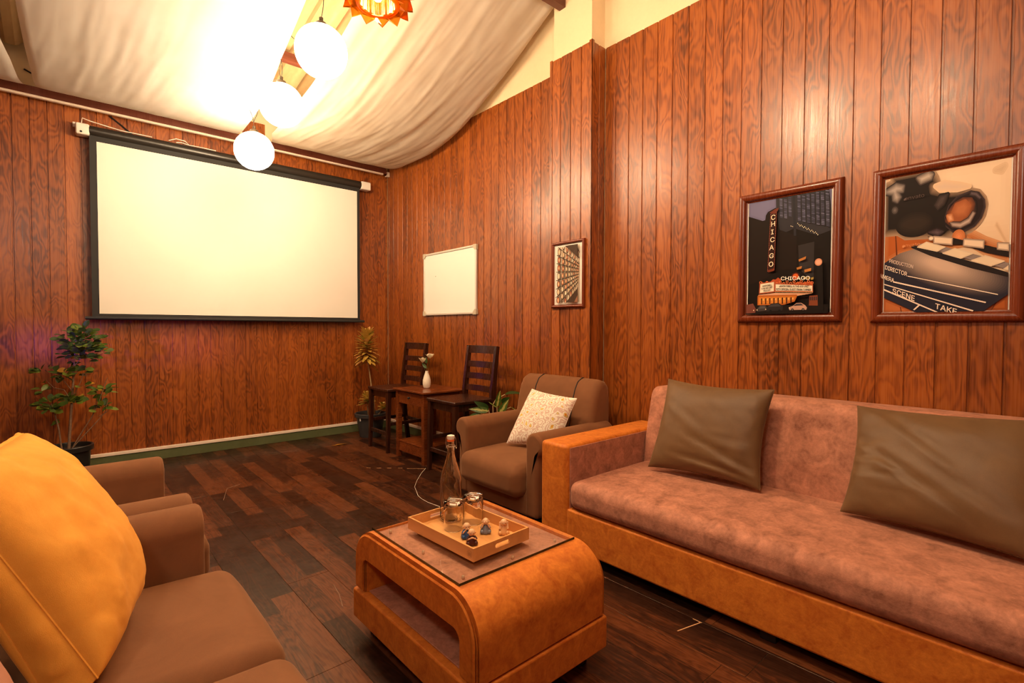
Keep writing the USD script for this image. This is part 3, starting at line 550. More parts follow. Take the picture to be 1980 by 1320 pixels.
# ================================================================== lamps
def cord(a, b, sag=.0, r=.0022, n=14, wob=.0, seed=0):
    a, b = np.asarray(a, float), np.asarray(b, float); t = np.linspace(0, 1, n); rg = np.random.RandomState(seed)
    P = a+(b-a)*t[:, None]; P[:, 2] -= sag*np.sin(np.pi*t)
    P[:, :2] += (wob*np.sin(np.pi*t)*np.sin(t*7+seed))[:, None]*np.array([1, .6])
    return tube(P, r, 5)
def pendant(c, label, mat, wires, group=None):
    t = thing('globe_lamp', label, 'pendant lamp', c, group=group)
    obj('globe', trimesh.creation.icosphere(4, .15), mat, t, smooth=True)
    obj('cap', lathe([(0, .142), (.035, .142), (.038, .150), (.030, .168), (.012, .176), (.012, .20), (0, .20)], 20), BRASS, t)
    for k, (d, sag, wb) in enumerate(wires):
        obj('cord', cord((0, 0, .19), d, sag, .0022, 16, wb, k+1), WIRE_D, t)
    return t
LX = 1.186
pendant((1.190, 4.512, 2.646), 'smallest glowing white globe lamp, lowest and nearest the screen', GLOBE, [((-.03, .16, .62), .0, .02), ((.05, .14, .63), .01, -.03)])
pendant((1.194, 3.831, 2.795), 'glowing white globe lamp in the middle of the row of three', GLOBE, [((.015, .10, .70), .0, .03), ((-.06, .12, .70), .02, -.05), ((.03, .62, .50), .06, .03)])
pendant((1.180, 3.05, 2.853), 'largest glowing white globe lamp, nearest the amber glass lamp', GLOBE, [((.02, -.02, .82), .0, .035), ((.05, .85, .55), .12, .02)])
pendant((LX, .75, 2.85), 'glowing white globe lamp above the near end of the room, outside the view', GLOBE2, [((0, 0, 1.1), 0, .01)])
pendant((LX, 1.52, 2.90), 'added globe lamp next to the amber lamp, unseen above the view, brightening table and sofa', GLOBE4, [((0, 0, 1.0), 0, .01)])  # added out of view to brighten the table and sofa

pendant((-.70, .05, 2.62), 'whiter globe lamp over the left side behind the camera, outside the view', GLOBE3, [((0, 0, 1.4), 0, .01)])
amb = thing('amber_lamp', 'amber cut glass pendant lamp with a lit bulb at the top edge', 'pendant lamp', (1.186, 2.338, 2.795))
NP = 13
def petal(a, hw, ri, rs, rt, zi, zs, zt, th=.006):
    p = lambda r, b, z: (r*math.cos(a+b), r*math.sin(a+b), z)
    P = [p(ri, -hw*.8, zi), p(ri, hw*.8, zi), p(rs, -hw, zs), p(rs, hw, zs), p(rt, 0, zt), p((ri+rt)/2, 0, (zi+zt)/2-th*1.6)]
    P += [(x, y, z+th) for x, y, z in P[:5]]
    return to_tm(m3.Manifold.hull_points(np.array(P)))
for k in range(NP): obj('glass_petal', petal(k*2*np.pi/NP, np.pi/NP, .104, .150, .171, .006, .014, -.010), AMBER, amb, smooth=False)
for k in range(NP): obj('glass_petal', petal((k+.5)*2*np.pi/NP, np.pi/NP, .126, .156, .178, .040, .048, .026), AMBER, amb, smooth=False)
obj('rim', lathe([(.086, .006), (.086, -.002), (.094, -.005), (.103, -.002), (.106, .010), (.100, .014), (.086, .006)], 48), AMBERD, amb)
obj('bowl', lathe([(.130, .012), (.146, .05), (.142, .10), (.11, .15), (.06, .18), (.02, .19)], 18), AMBERD, amb, smooth=False)
th_ = np.linspace(0, 2*np.pi, 97)[:-1]
V = np.vstack([np.stack([(.083+.004*np.sin(th_*16))*s*np.cos(th_), (.083+.004*np.sin(th_*16))*s*np.sin(th_), np.full(96, z)], 1) for s, z in ((1, .004), (.98, .05), (.95, .10), (.7, .135))])
F = np.vstack([[(i*96+j, i*96+(j+1) % 96, (i+1)*96+(j+1) % 96), (i*96+j, (i+1)*96+(j+1) % 96, (i+1)*96+j)] for i in range(3) for j in range(96)])
obj('ribbed_liner', trimesh.Trimesh(V, F, process=False), AMBER, amb, smooth=True)
obj('bulb', lathe([(0, .020), (.016, .024), (.026, .040), (.028, .055), (.022, .075), (.014, .09), (.013, .105), (0, .105)], 20), BULB, amb, smooth=True)
obj('stem', tube([(0, 0, .10), (0, 0, .9)], .006, 8), BRASS, amb)

# ================================================================== the projection screen
scr_ = thing('projection_screen', 'large white pull-down projection screen with black border on the back wall', 'projection screen', (0, 0, 0))
SYP = 5.505
obj('roller', tube([(.187, SYP+.02, 2.842), (2.572, SYP+.02, 2.842)], .043, 20), ROLLB, scr_)
def capm(x0, x1): return rb(x0, x1, SYP-.022, SYP+.08, 2.792, 2.885, .012, 8)
obj('end_cap', cat(capm(.100, .190), bx(.085, .105, SYP+.05, SYP+.075, 2.86, 2.90)), PLASTICW, scr_)
obj('end_cap', cat(capm(2.572, 2.690)), PLASTICW, scr_)
obj('cap_button', tube([(.135, SYP-.026, 2.812), (.135, SYP-.020, 2.812)], .008, 10), BLACKP, scr_)
obj('border', bx(.186, 2.556, SYP+.002, SYP+.004, 1.290, 2.84), SCREENB, scr_, smooth=False)
obj('screen_fabric', bx(.2335, 2.526, SYP-.0008, SYP+.0015, 1.320, 2.758), SCREENW, scr_, smooth=False)
obj('bottom_bar', tube([(.140, SYP, 1.282), (2.606, SYP, 1.282)], .014, 12), SCREENB, scr_)
pc = thing('power_cord', 'thin white cord lying along the top of the projection screen roller', 'cord')
obj('wire', tube([(.14, SYP+.02, 2.895), (.145, SYP+.02, 2.936), (.20, SYP+.03, 2.926), (.40, SYP+.04, 2.904), (.62, SYP+.03, 2.901)], .004, 6), WIRE_W, pc)
obj('wire', tube([(.74, SYP+.01, 2.895), (.80, SYP+.02, 2.928), (.87, SYP+.03, 2.926), (.905, SYP+.03, 2.896), (.84, SYP+.02, 2.903), (.80, SYP+.02, 2.895)], .004, 6), WIRE_W, pc)
obj('wire', tube([(.905, SYP+.03, 2.897), (1.0, SYP+.03, 2.899), (1.12, SYP+.02, 2.893)], .004, 6), WIRE_W, pc)
ck = obj('black_cable', tube([(.33, YB-.008, 3.02), (.40, YB-.008, 2.97), (.50, YB-.008, 2.89), (.55, YB-.008, 2.85)], .006, 6), BLACKP); tag(ck, 'black cable running down the boards behind the screen roller', 'cable')
ck = obj('black_cable', tube([(-.20, YB-.004, 3.245), (-.10, YB-.004, 3.20), (0, YB-.004, 3.155)], .006, 6), BLACKP); tag(ck, 'short black cable on cream wall in the gap at the far left', 'cable')

# added violet lamp, unseen; its slot is shaped to throw the band under the screen
ld = thing('added_violet_lamp', 'added violet lamp with a slotted hood, unseen on the left wall, casting the violet band', 'lamp', (-2.10, 2.6, 1.22), math.atan2(3.0, 2.50))
hood = to_tm(man_box((-.06, .09, -.05, .05, -.04, .04)) - man_box((-.05, .085, -.044, .044, -.034, .034)) - man_box((.08, .1, -.0135, .0135, -.0064, -.0014)))
obj('hood', hood, BLACKP, ld, smooth=False)
obj('diode', trimesh.creation.icosphere(2, .004), emit('violet_diode', (.12, .02, 1.0), 1.3e6), ld)
# ================================================================== upholstery helpers
def ring(poly, n):
    g = poly if poly.geom_type == 'Polygon' else max(poly.geoms, key=lambda t: t.area)
    c = np.array(shapely.geometry.polygon.orient(g).exterior.coords)[:-1]
    k = np.argmin(np.abs(c[:, 0]-g.centroid.x)+1000*(c[:, 1] > g.centroid.y)); c = np.roll(c, -k, 0); c = np.vstack([c, c[:1]])
    d = np.concatenate([[0], np.cumsum(np.linalg.norm(np.diff(c, axis=0), axis=1))]); t = np.linspace(0, d[-1], n+1)[:-1]
    return np.stack([np.interp(t, d, c[:, 0]), np.interp(t, d, c[:, 1])], 1)
def loft(poly, a0, a1, r, axis='x', n=72, steps=5, bulge=0.0):
    """extrude a section (h, z) along x or y with softly rounded ends"""
    secs = []
    for t in np.linspace(0, np.pi/2, steps): secs.append((a0+r*(1-math.sin(t)), r*(1-math.cos(t))))
    secs = [(a0+r*(1-math.sin(t)), r*(1-math.cos(t))) for t in np.linspace(np.pi/2, 0, steps)]
    mid = [(a0+r+(a1-a0-2*r)*k/8, -bulge*math.sin(math.pi*k/8)) for k in range(1, 8)]
    secs += mid + [(a1-(p-a0), d) for p, d in secs[::-1]]
    R = []
    for p, d in secs:
        c = ring(poly.buffer(-d, 6) if abs(d) > 1e-6 else poly, n)
        R.append(np.stack([np.full(n, p), c[:, 0], c[:, 1]], 1) if axis == 'x' else np.stack([c[:, 0], np.full(n, p), c[:, 1]], 1))
    V = np.vstack(R); F = []
    for i in range(len(R)-1):
        j = np.arange(n); a, b = i*n+j, i*n+(j+1) % n
        F += [np.stack([a, b, b+n], 1), np.stack([a, b+n, a+n], 1)]
    k = len(V); V = np.vstack([V, R[0].mean(0, keepdims=True), R[-1].mean(0, keepdims=True)]); j = np.arange(n)
    F += [np.stack([np.full(n, k), (j+1) % n, j], 1), np.stack([np.full(n, k+1), (len(R)-1)*n+j, (len(R)-1)*n+(j+1) % n], 1)]
    m = trimesh.Trimesh(V, np.vstack(F), process=False)
    return fix_winding(m)
def tf(m, x=0, y=0, z=0, rz=0): return mv(rotm(m, rz) if rz else m, x, y, z)

def arm_profile(s):      # s = +1: outer side is +y
    roll = Point(.020*s, .512).buffer(.072, 16); post = sbox(-.050, .075, .050, .53)
    return roll.union(post).buffer(.014, 8).buffer(-.028, 8).buffer(.014, 8)
def velvet_chair(name, label, cat_, loc, rot, W, seats, piping=True):
    t = thing(name, label, cat_, loc, rot)
    h = W/2
    for s in (1, -1):
        obj('arm', mv(loft(arm_profile(s), -.33, .36, .022), 0, s*(h-.075), 0), TAUPE, t, smooth=50)
    obj('base', rb(-.33, .355, -h+.10, h-.10, .07, .235, .02, 8), TAUPE, t, smooth=50)
    inner = W-.245; sw = inner/seats
    for k in range(seats):
        c = cushion(.66, sw-.004, .19, .055, puff=(.028, 0, .012, .004), n=16, noise=.003, seed=k+3)
        obj('seat_cushion', mv(c, .105, -inner/2+sw*(k+.5), .275), TAUPE, t, smooth=True)
    P = Polygon([(-.130, .34), (-.150, .55), (-.185, .72), (-.205, .785), (-.235, .835), (-.285, .858), (-.335, .842), (-.362, .80), (-.372, .72), (-.365, .10), (-.30, .10), (-.13, .30)]).buffer(.02, 8).buffer(-.02, 8)
    obj('backrest', loft(P, -h+.035, h-.045, .045, 'y', bulge=.004), TAUPE, t, smooth=50)
    if piping:
        rim = np.array([(-.132, .36), (-.150, .55), (-.185, .72), (-.205, .785), (-.235, .835), (-.285, .860), (-.335, .845), (-.362, .80)])
        for y in np.linspace(-h+.035, h-.045, 2*seats+2)[1:-1] if seats > 1 else (-.19, .19):
            tt = np.linspace(0, len(rim)-1, 40); px = np.interp(tt, range(len(rim)), rim[:, 0]); pz = np.interp(tt, range(len(rim)), rim[:, 1])
            obj('piping', tube(np.stack([px+.003, np.full(40, y), pz+.001], 1), .0042, 6), plain('dark_piping', (.022, .013, .009), .7) if 'dark_piping' not in _mats else _mats['dark_piping'], t, label='dark piping down the back')
    for fx in (-.29, .30):
        for fy in (-h+.14, h-.14): obj('foot', lathe([(.022, 0), (.026, .02), (.03, .075), (0, .075)], 16).apply_translation((fx, fy, 0)), DARKW, t, rnd=(.2, .2, .2))
    return t
velvet_chair('armchair', 'brown velvet armchair with dark piping by the column, patterned cushion on it', 'armchair', (2.42, 2.487, 0), math.pi, .83, 1)
velvet_chair('armchair', 'brown velvet armchair at the far left, behind the two-seater', 'armchair', (-.01, 2.565, 0), 0, .83, 1)
velvet_chair('loveseat', 'brown velvet two-seater in the left foreground holding the mustard cushion', 'sofa', (-.005, 1.358, 0), 0, 1.49, 2)

# the orange sofa
SX = 1.970; SYL, SYR = 1.972, -.42       # front plane, left end, right end
sofa = thing('sofa', 'long sofa with orange suede frame and mauve seat along the right wall', 'sofa')
obj('base', rb(SX, 2.90, SYR+.19, SYL-.19, .05, .254, .012, 10), SUEDE, sofa)
for a, b in ((SYL-.195, SYL), (SYR, SYR+.195)):
    obj('arm', rb(SX-.004, 2.925, a, b, .05, .588, .022, 12), SUEDE, sofa, smooth=50)
for y, s in ((SYL-.195, -1), (SYR+.195, 1)):
    obj('arm_panel', rb(SX+.018, 2.90, min(y, y+s*.006), max(y, y+s*.006), .20, .572, .0025, 6), MAUVE, sofa, label='mauve inner face of the arm')
L_ = SYL-.195-.004-(SYR+.195+.004)
seat = cushion(.80, L_, .145, .048, puff=(.016, 0, .008, 0), n=40, noise=.002, seed=5)
obj('seat_cushion', mv(seat, SX+.40-.004, (SYL-.195+SYR+.195)/2, .327), MAUVE, sofa, smooth=True)
P = Polygon([(2.635, .36), (2.655, .55), (2.715, .80), (2.735, .833), (2.77, .845), (2.90, .845), (2.925, .82), (2.925, .20), (2.64, .20)]).buffer(.018, 6).buffer(-.018, 6)
obj('backrest', loft(P, SYR+.21, SYL-.21, .022, 'y', n=80, bulge=.003), MAUVE, sofa, smooth=50)
for x in (SX+.07, 2.84):
    for y in (SYL-.10, (SYL+SYR)/2, SYR+.10): obj('foot', rb(x-.03, x+.03, y-.03, y+.03, 0, .052, .004, 6), BLACKP, sofa)

# ------------------------------------------------------------------ cushions
def cushion_thing(name, label, corners, T, mat, uv=False, seam=None, **kw):
    t = thing(name, label, 'cushion')
    m, UV, base, nrm, prof = pillow(corners, T, **kw)
    m = fix_winding(m) if not uv else m
    obj('cover', m, mat, t, smooth=True, uv=UV if uv else None)
    n = base.shape[0]
    edge = np.vstack([base[0, :], base[:, -1], base[-1, ::-1], base[::-1, 0]])
    obj('edge_seam', tube(edge, .0022, 5), mat, t)
    return t, base, nrm, prof
cr = [(.35, .45, .35, .55, .06, .012), (.55, .62, .25, .45, .05, .011), (.2, .75, .15, .6, .06, .010), (-.3, -.2, .6, .5, .07, .006), (.6, .2, -.1, .4, .05, .008)]
cushion_thing('cushion', 'olive brown square cushion nearest the left arm of the orange sofa', [(2.640, 1.592, .910), (2.640, 1.004, .900), (2.478, 1.000, .432), (2.445, 1.596, .430)], .19, OLIVE, creases=cr, seed=2, wr=.009, back=.45, bow=.085)
cr2 = [(-.75, .0, .2, .45, .05, .012), (-.7, .25, .1, .5, .05, .012), (-.8, -.3, -.3, .4, .06, .009), (-.4, .1, .7, .8, .06, .010), (-.2, -.45, .8, .7, .07, .009), (.2, .2, .6, .6, .07, .008)]
cushion_thing('cushion', 'large olive brown cushion at the right edge of the orange sofa', [(2.665, .658, .857), (2.640, .035, .876), (2.365, .02, .432), (2.455, .660, .430)], .21, OLIVE, creases=cr2, seed=6, wr=.010, bow=.07, back=.45)
# printed cushion on the armchair
PAISLEY = M('paisley_print', {
    'uv': ('uvmap', dict(attribute='st')), 'n': ('noise_texture', dict(scale=3.4, detail=2.0, distortion=1.2)), 'nc': ('vector_math', dict(math_type='scale', scale=.22)), 'ad': ('vector_math', dict(math_type='add')),
    'v': ('voronoi_texture', dict(scale=7.0, randomness=.9)), 'k': ('math', dict(math_type='multiply', value2=26.0)), 's': ('math', dict(math_type='sine')),
    'r': ('rgb_ramp', dict(ramp=[(0, (.66, .46, .37)), (.30, (.72, .55, .44)), (.45, (.62, .54, .42)), (.58, (.86, .78, .66)), (1, (.88, .81, .70))])), 'mr': ('map_range', dict(from_min=-1.0, from_max=1.0, to_min=0.0, to_max=1.0)),
    'v2': ('voronoi_texture', dict(scale=7.0, randomness=.9)), 'c1': ('rgb_ramp', dict(ramp=[(0, (.62, .12, .02)), (.07, (.66, .20, .02)), (.11, (.74, .52, .10)), (.17, (.74, .58, .18)), (.21, (0, 0, 0)), (1, (0, 0, 0))])),
    'f1': ('rgb_ramp', dict(ramp=[(0, (1, 1, 1)), (.18, (1, 1, 1)), (.2, (0, 0, 0)), (1, (0, 0, 0))])), 'mx': ('mix_color', {}),
    'v3': ('voronoi_texture', dict(scale=34.0)), 'd': ('rgb_ramp', dict(ramp=[(0, (1, 1, 1)), (.13, (1, 1, 1)), (.19, (0, 0, 0)), (1, (0, 0, 0))])), 'dm': ('mix_color', dict(b=(.30, .34, .26))), 'df': ('math', dict(math_type='multiply', value2=.55)),
    'p': ('principled_bsdf', dict(roughness=.85, specular_ior_level=.2)),
}, [('uv.UV', 'n.vector'), ('n.color', 'nc.vector1'), ('uv.UV', 'ad.vector1'), ('nc.vector', 'ad.vector2'), ('ad.vector', 'v.vector'), ('ad.vector', 'v2.vector'), ('uv.UV', 'v3.vector'),
    ('v.distance', 'k.value1'), ('k.value', 's.value1'), ('s.value', 'mr.value'), ('mr.result', 'r.fac'), ('v2.distance', 'c1.fac'), ('v2.distance', 'f1.fac'), ('f1.color', 'mx.fac'), ('r.color', 'mx.a'), ('c1.color', 'mx.b'),
    ('v3.distance', 'd.fac'), ('d.color', 'df.value1'), ('df.value', 'dm.fac'), ('mx.result', 'dm.a'), ('dm.result', 'p.base_color')])
cushion_thing('cushion', 'small cream cushion with paisley print on the armchair by the column', [(2.490, 2.585, .772), (2.490, 2.165, .748), (2.385, 2.232, .418), (2.265, 2.600, .416)], .15, PAISLEY, uv=True, seed=4, wr=.004, back=.5)
# mustard box cushion in the foreground (front face, gusset, back face) and a pink one beside it
t = thing('cushion', 'big mustard yellow cotton cushion in the left foreground', 'cushion')
m, UV, base, nrm, prof = pillow([(-.190, 1.48, .905), (-.088, 1.95, .905), (.158, 1.845, .458), (.045, 1.41, .436)], .22, bow=.02, n=60, wr=.012, seed=9, power=.36)
n_ = base.shape[0]; half = n_*n_; Vp = np.asarray(m.vertices).copy()
gdep = (.018+.075*np.linspace(0, 1, n_)[None, :]**.8)*np.ones((n_, 1))
bk = base - nrm*(gdep+.45*prof)[..., None]
obj('front_face', trimesh.Trimesh(Vp[:half], grid_faces(n_, n_)[:, ::-1], process=False), MUSTARD, t, smooth=True)
obj('back_face', trimesh.Trimesh(bk.reshape(-1, 3), grid_faces(n_, n_), process=False), MUSTARD, t, smooth=True)
per = np.array([(0, k) for k in range(n_)]+[(k, n_-1) for k in range(1, n_)]+[(n_-1, k) for k in range(n_-2, -1, -1)]+[(k, 0) for k in range(n_-2, 0, -1)])
A_ = base[per[:, 0], per[:, 1]]; B_ = bk[per[:, 0], per[:, 1]]; ctr_ = base.reshape(-1, 3).mean(0); rows_ = []
for k in range(9):
    f_ = k/8; mid = A_*(1-f_)+B_*f_; outw = mid-ctr_; outw -= (outw@nrm)[:, None]*nrm; outw /= np.linalg.norm(outw, axis=1, keepdims=True)
    wv = (meshkit.fbm(np.stack([np.arange(len(per))*.16, np.full(len(per), f_*.6), np.zeros(len(per))], 1), 3, 5)-.5)
    rows_.append(mid+outw*(math.sin(math.pi*f_)*(.010+.022*wv))[:, None])
G_ = np.stack(rows_); G_ = np.concatenate([G_, G_[:, :1]], 1)
obj('gusset', trimesh.Trimesh(G_.reshape(-1, 3), grid_faces(9, len(per)+1), process=False), MUSTARD, t, smooth=True, label='gathered band between the two seams')
obj('seam', tube(A_, .0024, 5, True), MUSTARD, t); obj('seam', tube(B_, .0024, 5, True), MUSTARD, t)
cushion_thing('cushion', 'dusty pink cushion edge in the bottom left corner, before the mustard cushion', [(-.12, .72, .78), (-.135, 1.13, .78), (-.055, 1.23, .435), (.0, .80, .43)], .08, PINK, seed=12, back=.3)
# ================================================================== coffee table
CX0, CX1, CY0, CY1, CZB, CZM, CZT = .842, 1.437, 1.10, 1.89, .065, .180, .425
ct = thing('coffee_table', 'low orange suede coffee table with rounded ends and a glass inlay', 'coffee table')
def arch_poly():
    o = sbox(CY0+.004, CZM+.002, CY1-.004, CZT).intersection(sbox(CY0+.004, CZM-.2, CY1-.004, CZT).buffer(-.125).buffer(.125, 16).union(sbox(CY0+.004, CZM-.2, CY1-.004, CZM+.05)))
    return o
outer = loft(arch_poly(), CX0+.004, CX1-.004, .018, 'x', n=140)
hole = sbox(CY0+.078, CZM-.1, CY1-.078, .322).buffer(-.035).buffer(.035, 8)
hp = trimesh.creation.extrude_polygon(hole, 1.0, engine='earcut')
Tm = np.eye(4); Tm[:3, 0] = (0, 1, 0); Tm[:3, 1] = (0, 0, 1); Tm[:3, 2] = (1, 0, 0); Tm[:3, 3] = (.6, 0, 0); hp.apply_transform(Tm)
def man(m):
    m = m.copy(); m.merge_vertices()
    if m.volume < 0: m.invert()
    return m3.Manifold(m3.Mesh(m.vertices.astype(np.float32), m.faces.astype(np.uint32)))
GX0, GX1, GY0, GY1 = .880, 1.398, 1.225, 1.796
recess = man(bx(GX0+.006, GX1-.004, GY0+.006, GY1-.004, CZT-.014, CZT+.05))
arch = to_tm(man(outer)-man(hp)-recess)
obj('arch', arch, SUEDE, ct, smooth=32)
obj('base', rb(CX0, CX1, CY0, CY1, CZB, CZM, .008, 10), SUEDE, ct, smooth=50)
obj('shelf_panel', rb(CX0+.03, CX1-.03, CY0+.08, CY1-.08, CZM+.0005, CZM+.006, .002, 6), MAUVE, ct, label='mauve fabric lining of the open shelf')
obj('top_panel', bx(GX0+.007, GX1-.005, GY0+.007, GY1-.005, CZT-.0136, CZT-.012), MAUVE, ct, smooth=False, label='mauve fabric panel under the glass')
for x in (CX0+.07, CX1-.07):
    for y in (CY0+.08, CY1-.08): obj('foot', rb(x-.025, x+.025, y-.025, y+.025, 0, CZB+.003, .004, 6), BLACKP, ct)
gt = thing('glass_plate', 'clear glass plate with dark green edges on the coffee table', 'glass plate')
obj('glass', bx(GX0, GX1, GY0, GY1, CZT+.0012, CZT+.0085), PANE, gt, smooth=False)
ed = .0015
obj('edge', cat(bx(GX0-ed, GX0, GY0-ed, GY1+ed, CZT+.001, CZT+.0085), bx(GX0, GX1, GY0-ed, GY0, CZT+.001, CZT+.0085)), EDGEGLASS, gt, smooth=False, label='dark green cut edge')
GZ = CZT+.0087
padm = lathe([(0, 0), (.0045, 0), (.0055, .004), (.0045, .0105), (0, .0105)], 14)
PADM = plain('clear_pad', (.62, .42, .28), .12, spec=.8)
for x in (GX0+.05, GX1-.05, (GX0+GX1)/2):
    for y in (GY0+.05, GY1-.05, (GY0+GY1)/2):
        obj('pad', mv(padm, x, y, CZT-.0118), PADM, gt, smooth=True)

# ------------------------------------------------------------------ tray and what stands on it
TC = np.array([1.114, 1.503]); TA = math.radians(2.5); TW, TL, THt = .262, .390, .047
tray = thing('serving_tray', 'light wooden tray with hand slots on the coffee table glass', 'tray', (TC[0], TC[1], GZ), TA)
obj('bottom', bx(-TW/2+.007, TW/2-.007, -TL/2+.007, TL/2-.007, .004, .009), TRAYW, tray, smooth=False, rnd=(.4, .3, .2))
for s in (-1, 1):
    obj('side', bx(s*TW/2-(.007 if s > 0 else 0), s*TW/2+(.007 if s < 0 else 0), -TL/2, TL/2, .003, THt), TRAYW, tray, smooth=False, rnd=(.5, .7, .2))
    slot = sbox(-.034, .019, .034, .034).buffer(-.0074).buffer(.0074, 10); pl = sbox(-TW/2+.007, .003, TW/2-.007, THt).difference(slot)
    e = trimesh.creation.extrude_polygon(pl, .007, engine='earcut'); R = np.eye(4); R[:3, 0] = (1, 0, 0); R[:3, 1] = (0, 0, 1); R[:3, 2] = (0, -1, 0); e.apply_transform(R)
    obj('end', mv(e, 0, s*TL/2+(.007 if s < 0 else 0), 0), TRAYW, tray, smooth=False, rnd=(.6, .1, .8))
for x in (-1, 1):
    for y in (-1, 1): obj('foot', mv(lathe([(.006, 0), (.006, .0035), (0, .0035)], 10), x*(TW/2-.02), y*(TL/2-.02), 0), GREYP, tray)
EMB = plain('branded_mark', (.36, .17, .06), .7)
rg_ = Point(0, 0).buffer(.0125, 24).difference(Point(0, 0).buffer(.0117, 24))
sq = sbox(-.007, -.007, .007, .007).difference(sbox(-.0062, -.0062, .0062, .0062)).union(shapely.union_all([sbox(x-.0011, -.005, x+.0011, .004) for x in (-.004, 0, .004)]))
e = extrude(rg_.union(sq), .0003); R = np.eye(4); R[:3, 0] = (0, -1, 0); R[:3, 1] = (0, 0, 1); R[:3, 2] = (-1, 0, 0); e.apply_transform(R)
obj('emblem', mv(e, -TW/2-.0001, -TL/2+.020, .024), EMB, tray, smooth=False, label='small burnt ring emblem with a square')
TZ = GZ+.0092
def on_tray(x, y): return (x, y, TZ)
bt = thing('bottle', 'clear glass swing-top bottle with white stopper on the tray', 'bottle', on_tray(1.140, 1.645))
ro = [(0, 0), (.030, 0), (.0385, .003), (.0415, .010), (.0425, .02), (.0425, .150), (.0415, .165), (.0375, .185), (.030, .21), (.022, .235), (.0165, .256), (.0145, .27), (.0145, .288), (.0165, .290), (.0165, .297), (.0145, .299), (.0145, .312)]
ri = [(0, .012), (.030, .010), (.0385, .016), (.0395, .03), (.0395, .150), (.0385, .164), (.0345, .184), (.027, .209), (.019, .234), (.0135, .256), (.0115, .27), (.0115, .312)]
obj('body', fix_winding(lathe(ro + ri[::-1], 48)), GLASS, bt, smooth=50)
obj('gasket', lathe([(0, .3125), (.0145, .3125), (.0150, .3165), (.0135, .321), (0, .321)], 24), RUBBERO, bt, label='orange rubber gasket')
obj('stopper', lathe([(0, .3212), (.0145, .3212), (.0155, .326), (.0150, .335), (.010, .337), (0, .337)], 24), CERAMIC, bt, label='white ceramic stopper')
w = [(.0172*math.cos(a), .0172*math.sin(a), .2935) for a in np.linspace(0, 2*np.pi, 25)[:-1]]
va = math.radians(-50); ca, sa = math.cos(va), math.sin(va)
def bw(p): return (p[0]*ca-p[1]*sa, p[0]*sa+p[1]*ca, p[2])
obj('wire_collar', tube(w, .0012, 6, True), STEEL, bt)
for s in (-1, 1):
    obj('wire_bail', tube([bw(p) for p in [(s*.0175, 0, .2935), (s*.0205, .004, .283), (s*.0205, .010, .286), (s*.0215, .004, .300), (s*.0200, 0, .322), (s*.0165, 0, .331), (s*.008, 0, .3345)]], .0012, 6), STEEL, bt)
gl = thing('glass_tumbler', 'clear square-based glass turned upside down in front of the bottle', 'glass', on_tray(1.096, 1.562), .55)
def sq_ring(rs, z, k, n=40):
    a = np.arange(n)*2*np.pi/n; c, s = np.cos(a), np.sin(a); p = 2+k
    r = rs/(np.abs(c)**p+np.abs(s)**p)**(1/p); return np.stack([r*c, r*s, np.full(n, z)], 1)
def loft_rings(R):
    n = len(R[0]); V = np.vstack(R); F = []; j = np.arange(n)
    for i in range(len(R)-1):
        a, b = i*n+j, i*n+(j+1) % n; F += [np.stack([a, b, b+n], 1), np.stack([a, b+n, a+n], 1)]
    k = len(V); V = np.vstack([V, R[0].mean(0, keepdims=True), R[-1].mean(0, keepdims=True)])
    F += [np.stack([np.full(n, k), (j+1) % n, j], 1), np.stack([np.full(n, k+1), (len(R)-1)*n+j, (len(R)-1)*n+(j+1) % n], 1)]
    return trimesh.Trimesh(V, np.vstack(F), process=False)
H_ = .112
tum = [sq_ring(r, z, k) for r, z, k in [(.0335, .0006, 0), (.0358, 0, 0), (.0364, .004, 0), (.0362, .03, .2), (.0350, .055, 1.5), (.0335, .078, 4), (.0322, .092, 6), (.030, H_-.002, 6), (.027, H_, 6)]]
tin = [sq_ring(r, z, k) for r, z, k in [(.020, H_-.017, 4), (.0275, H_-.018, 4), (.0300, H_-.026, 3), (.0318, .055, 1.2), (.0335, .03, .2), (.0336, .002, 0)]]
obj('body', fix_winding(loft_rings(tum[::-1] + [sq_ring(.0336, .002, 0)] + tin[::-1][1:])), GLASS, gl, smooth=45)
copy_of(gl, on_tray(1.190, 1.566), .45, 'clear square-based upturned glass at the far corner of the tray, right of the bottle')

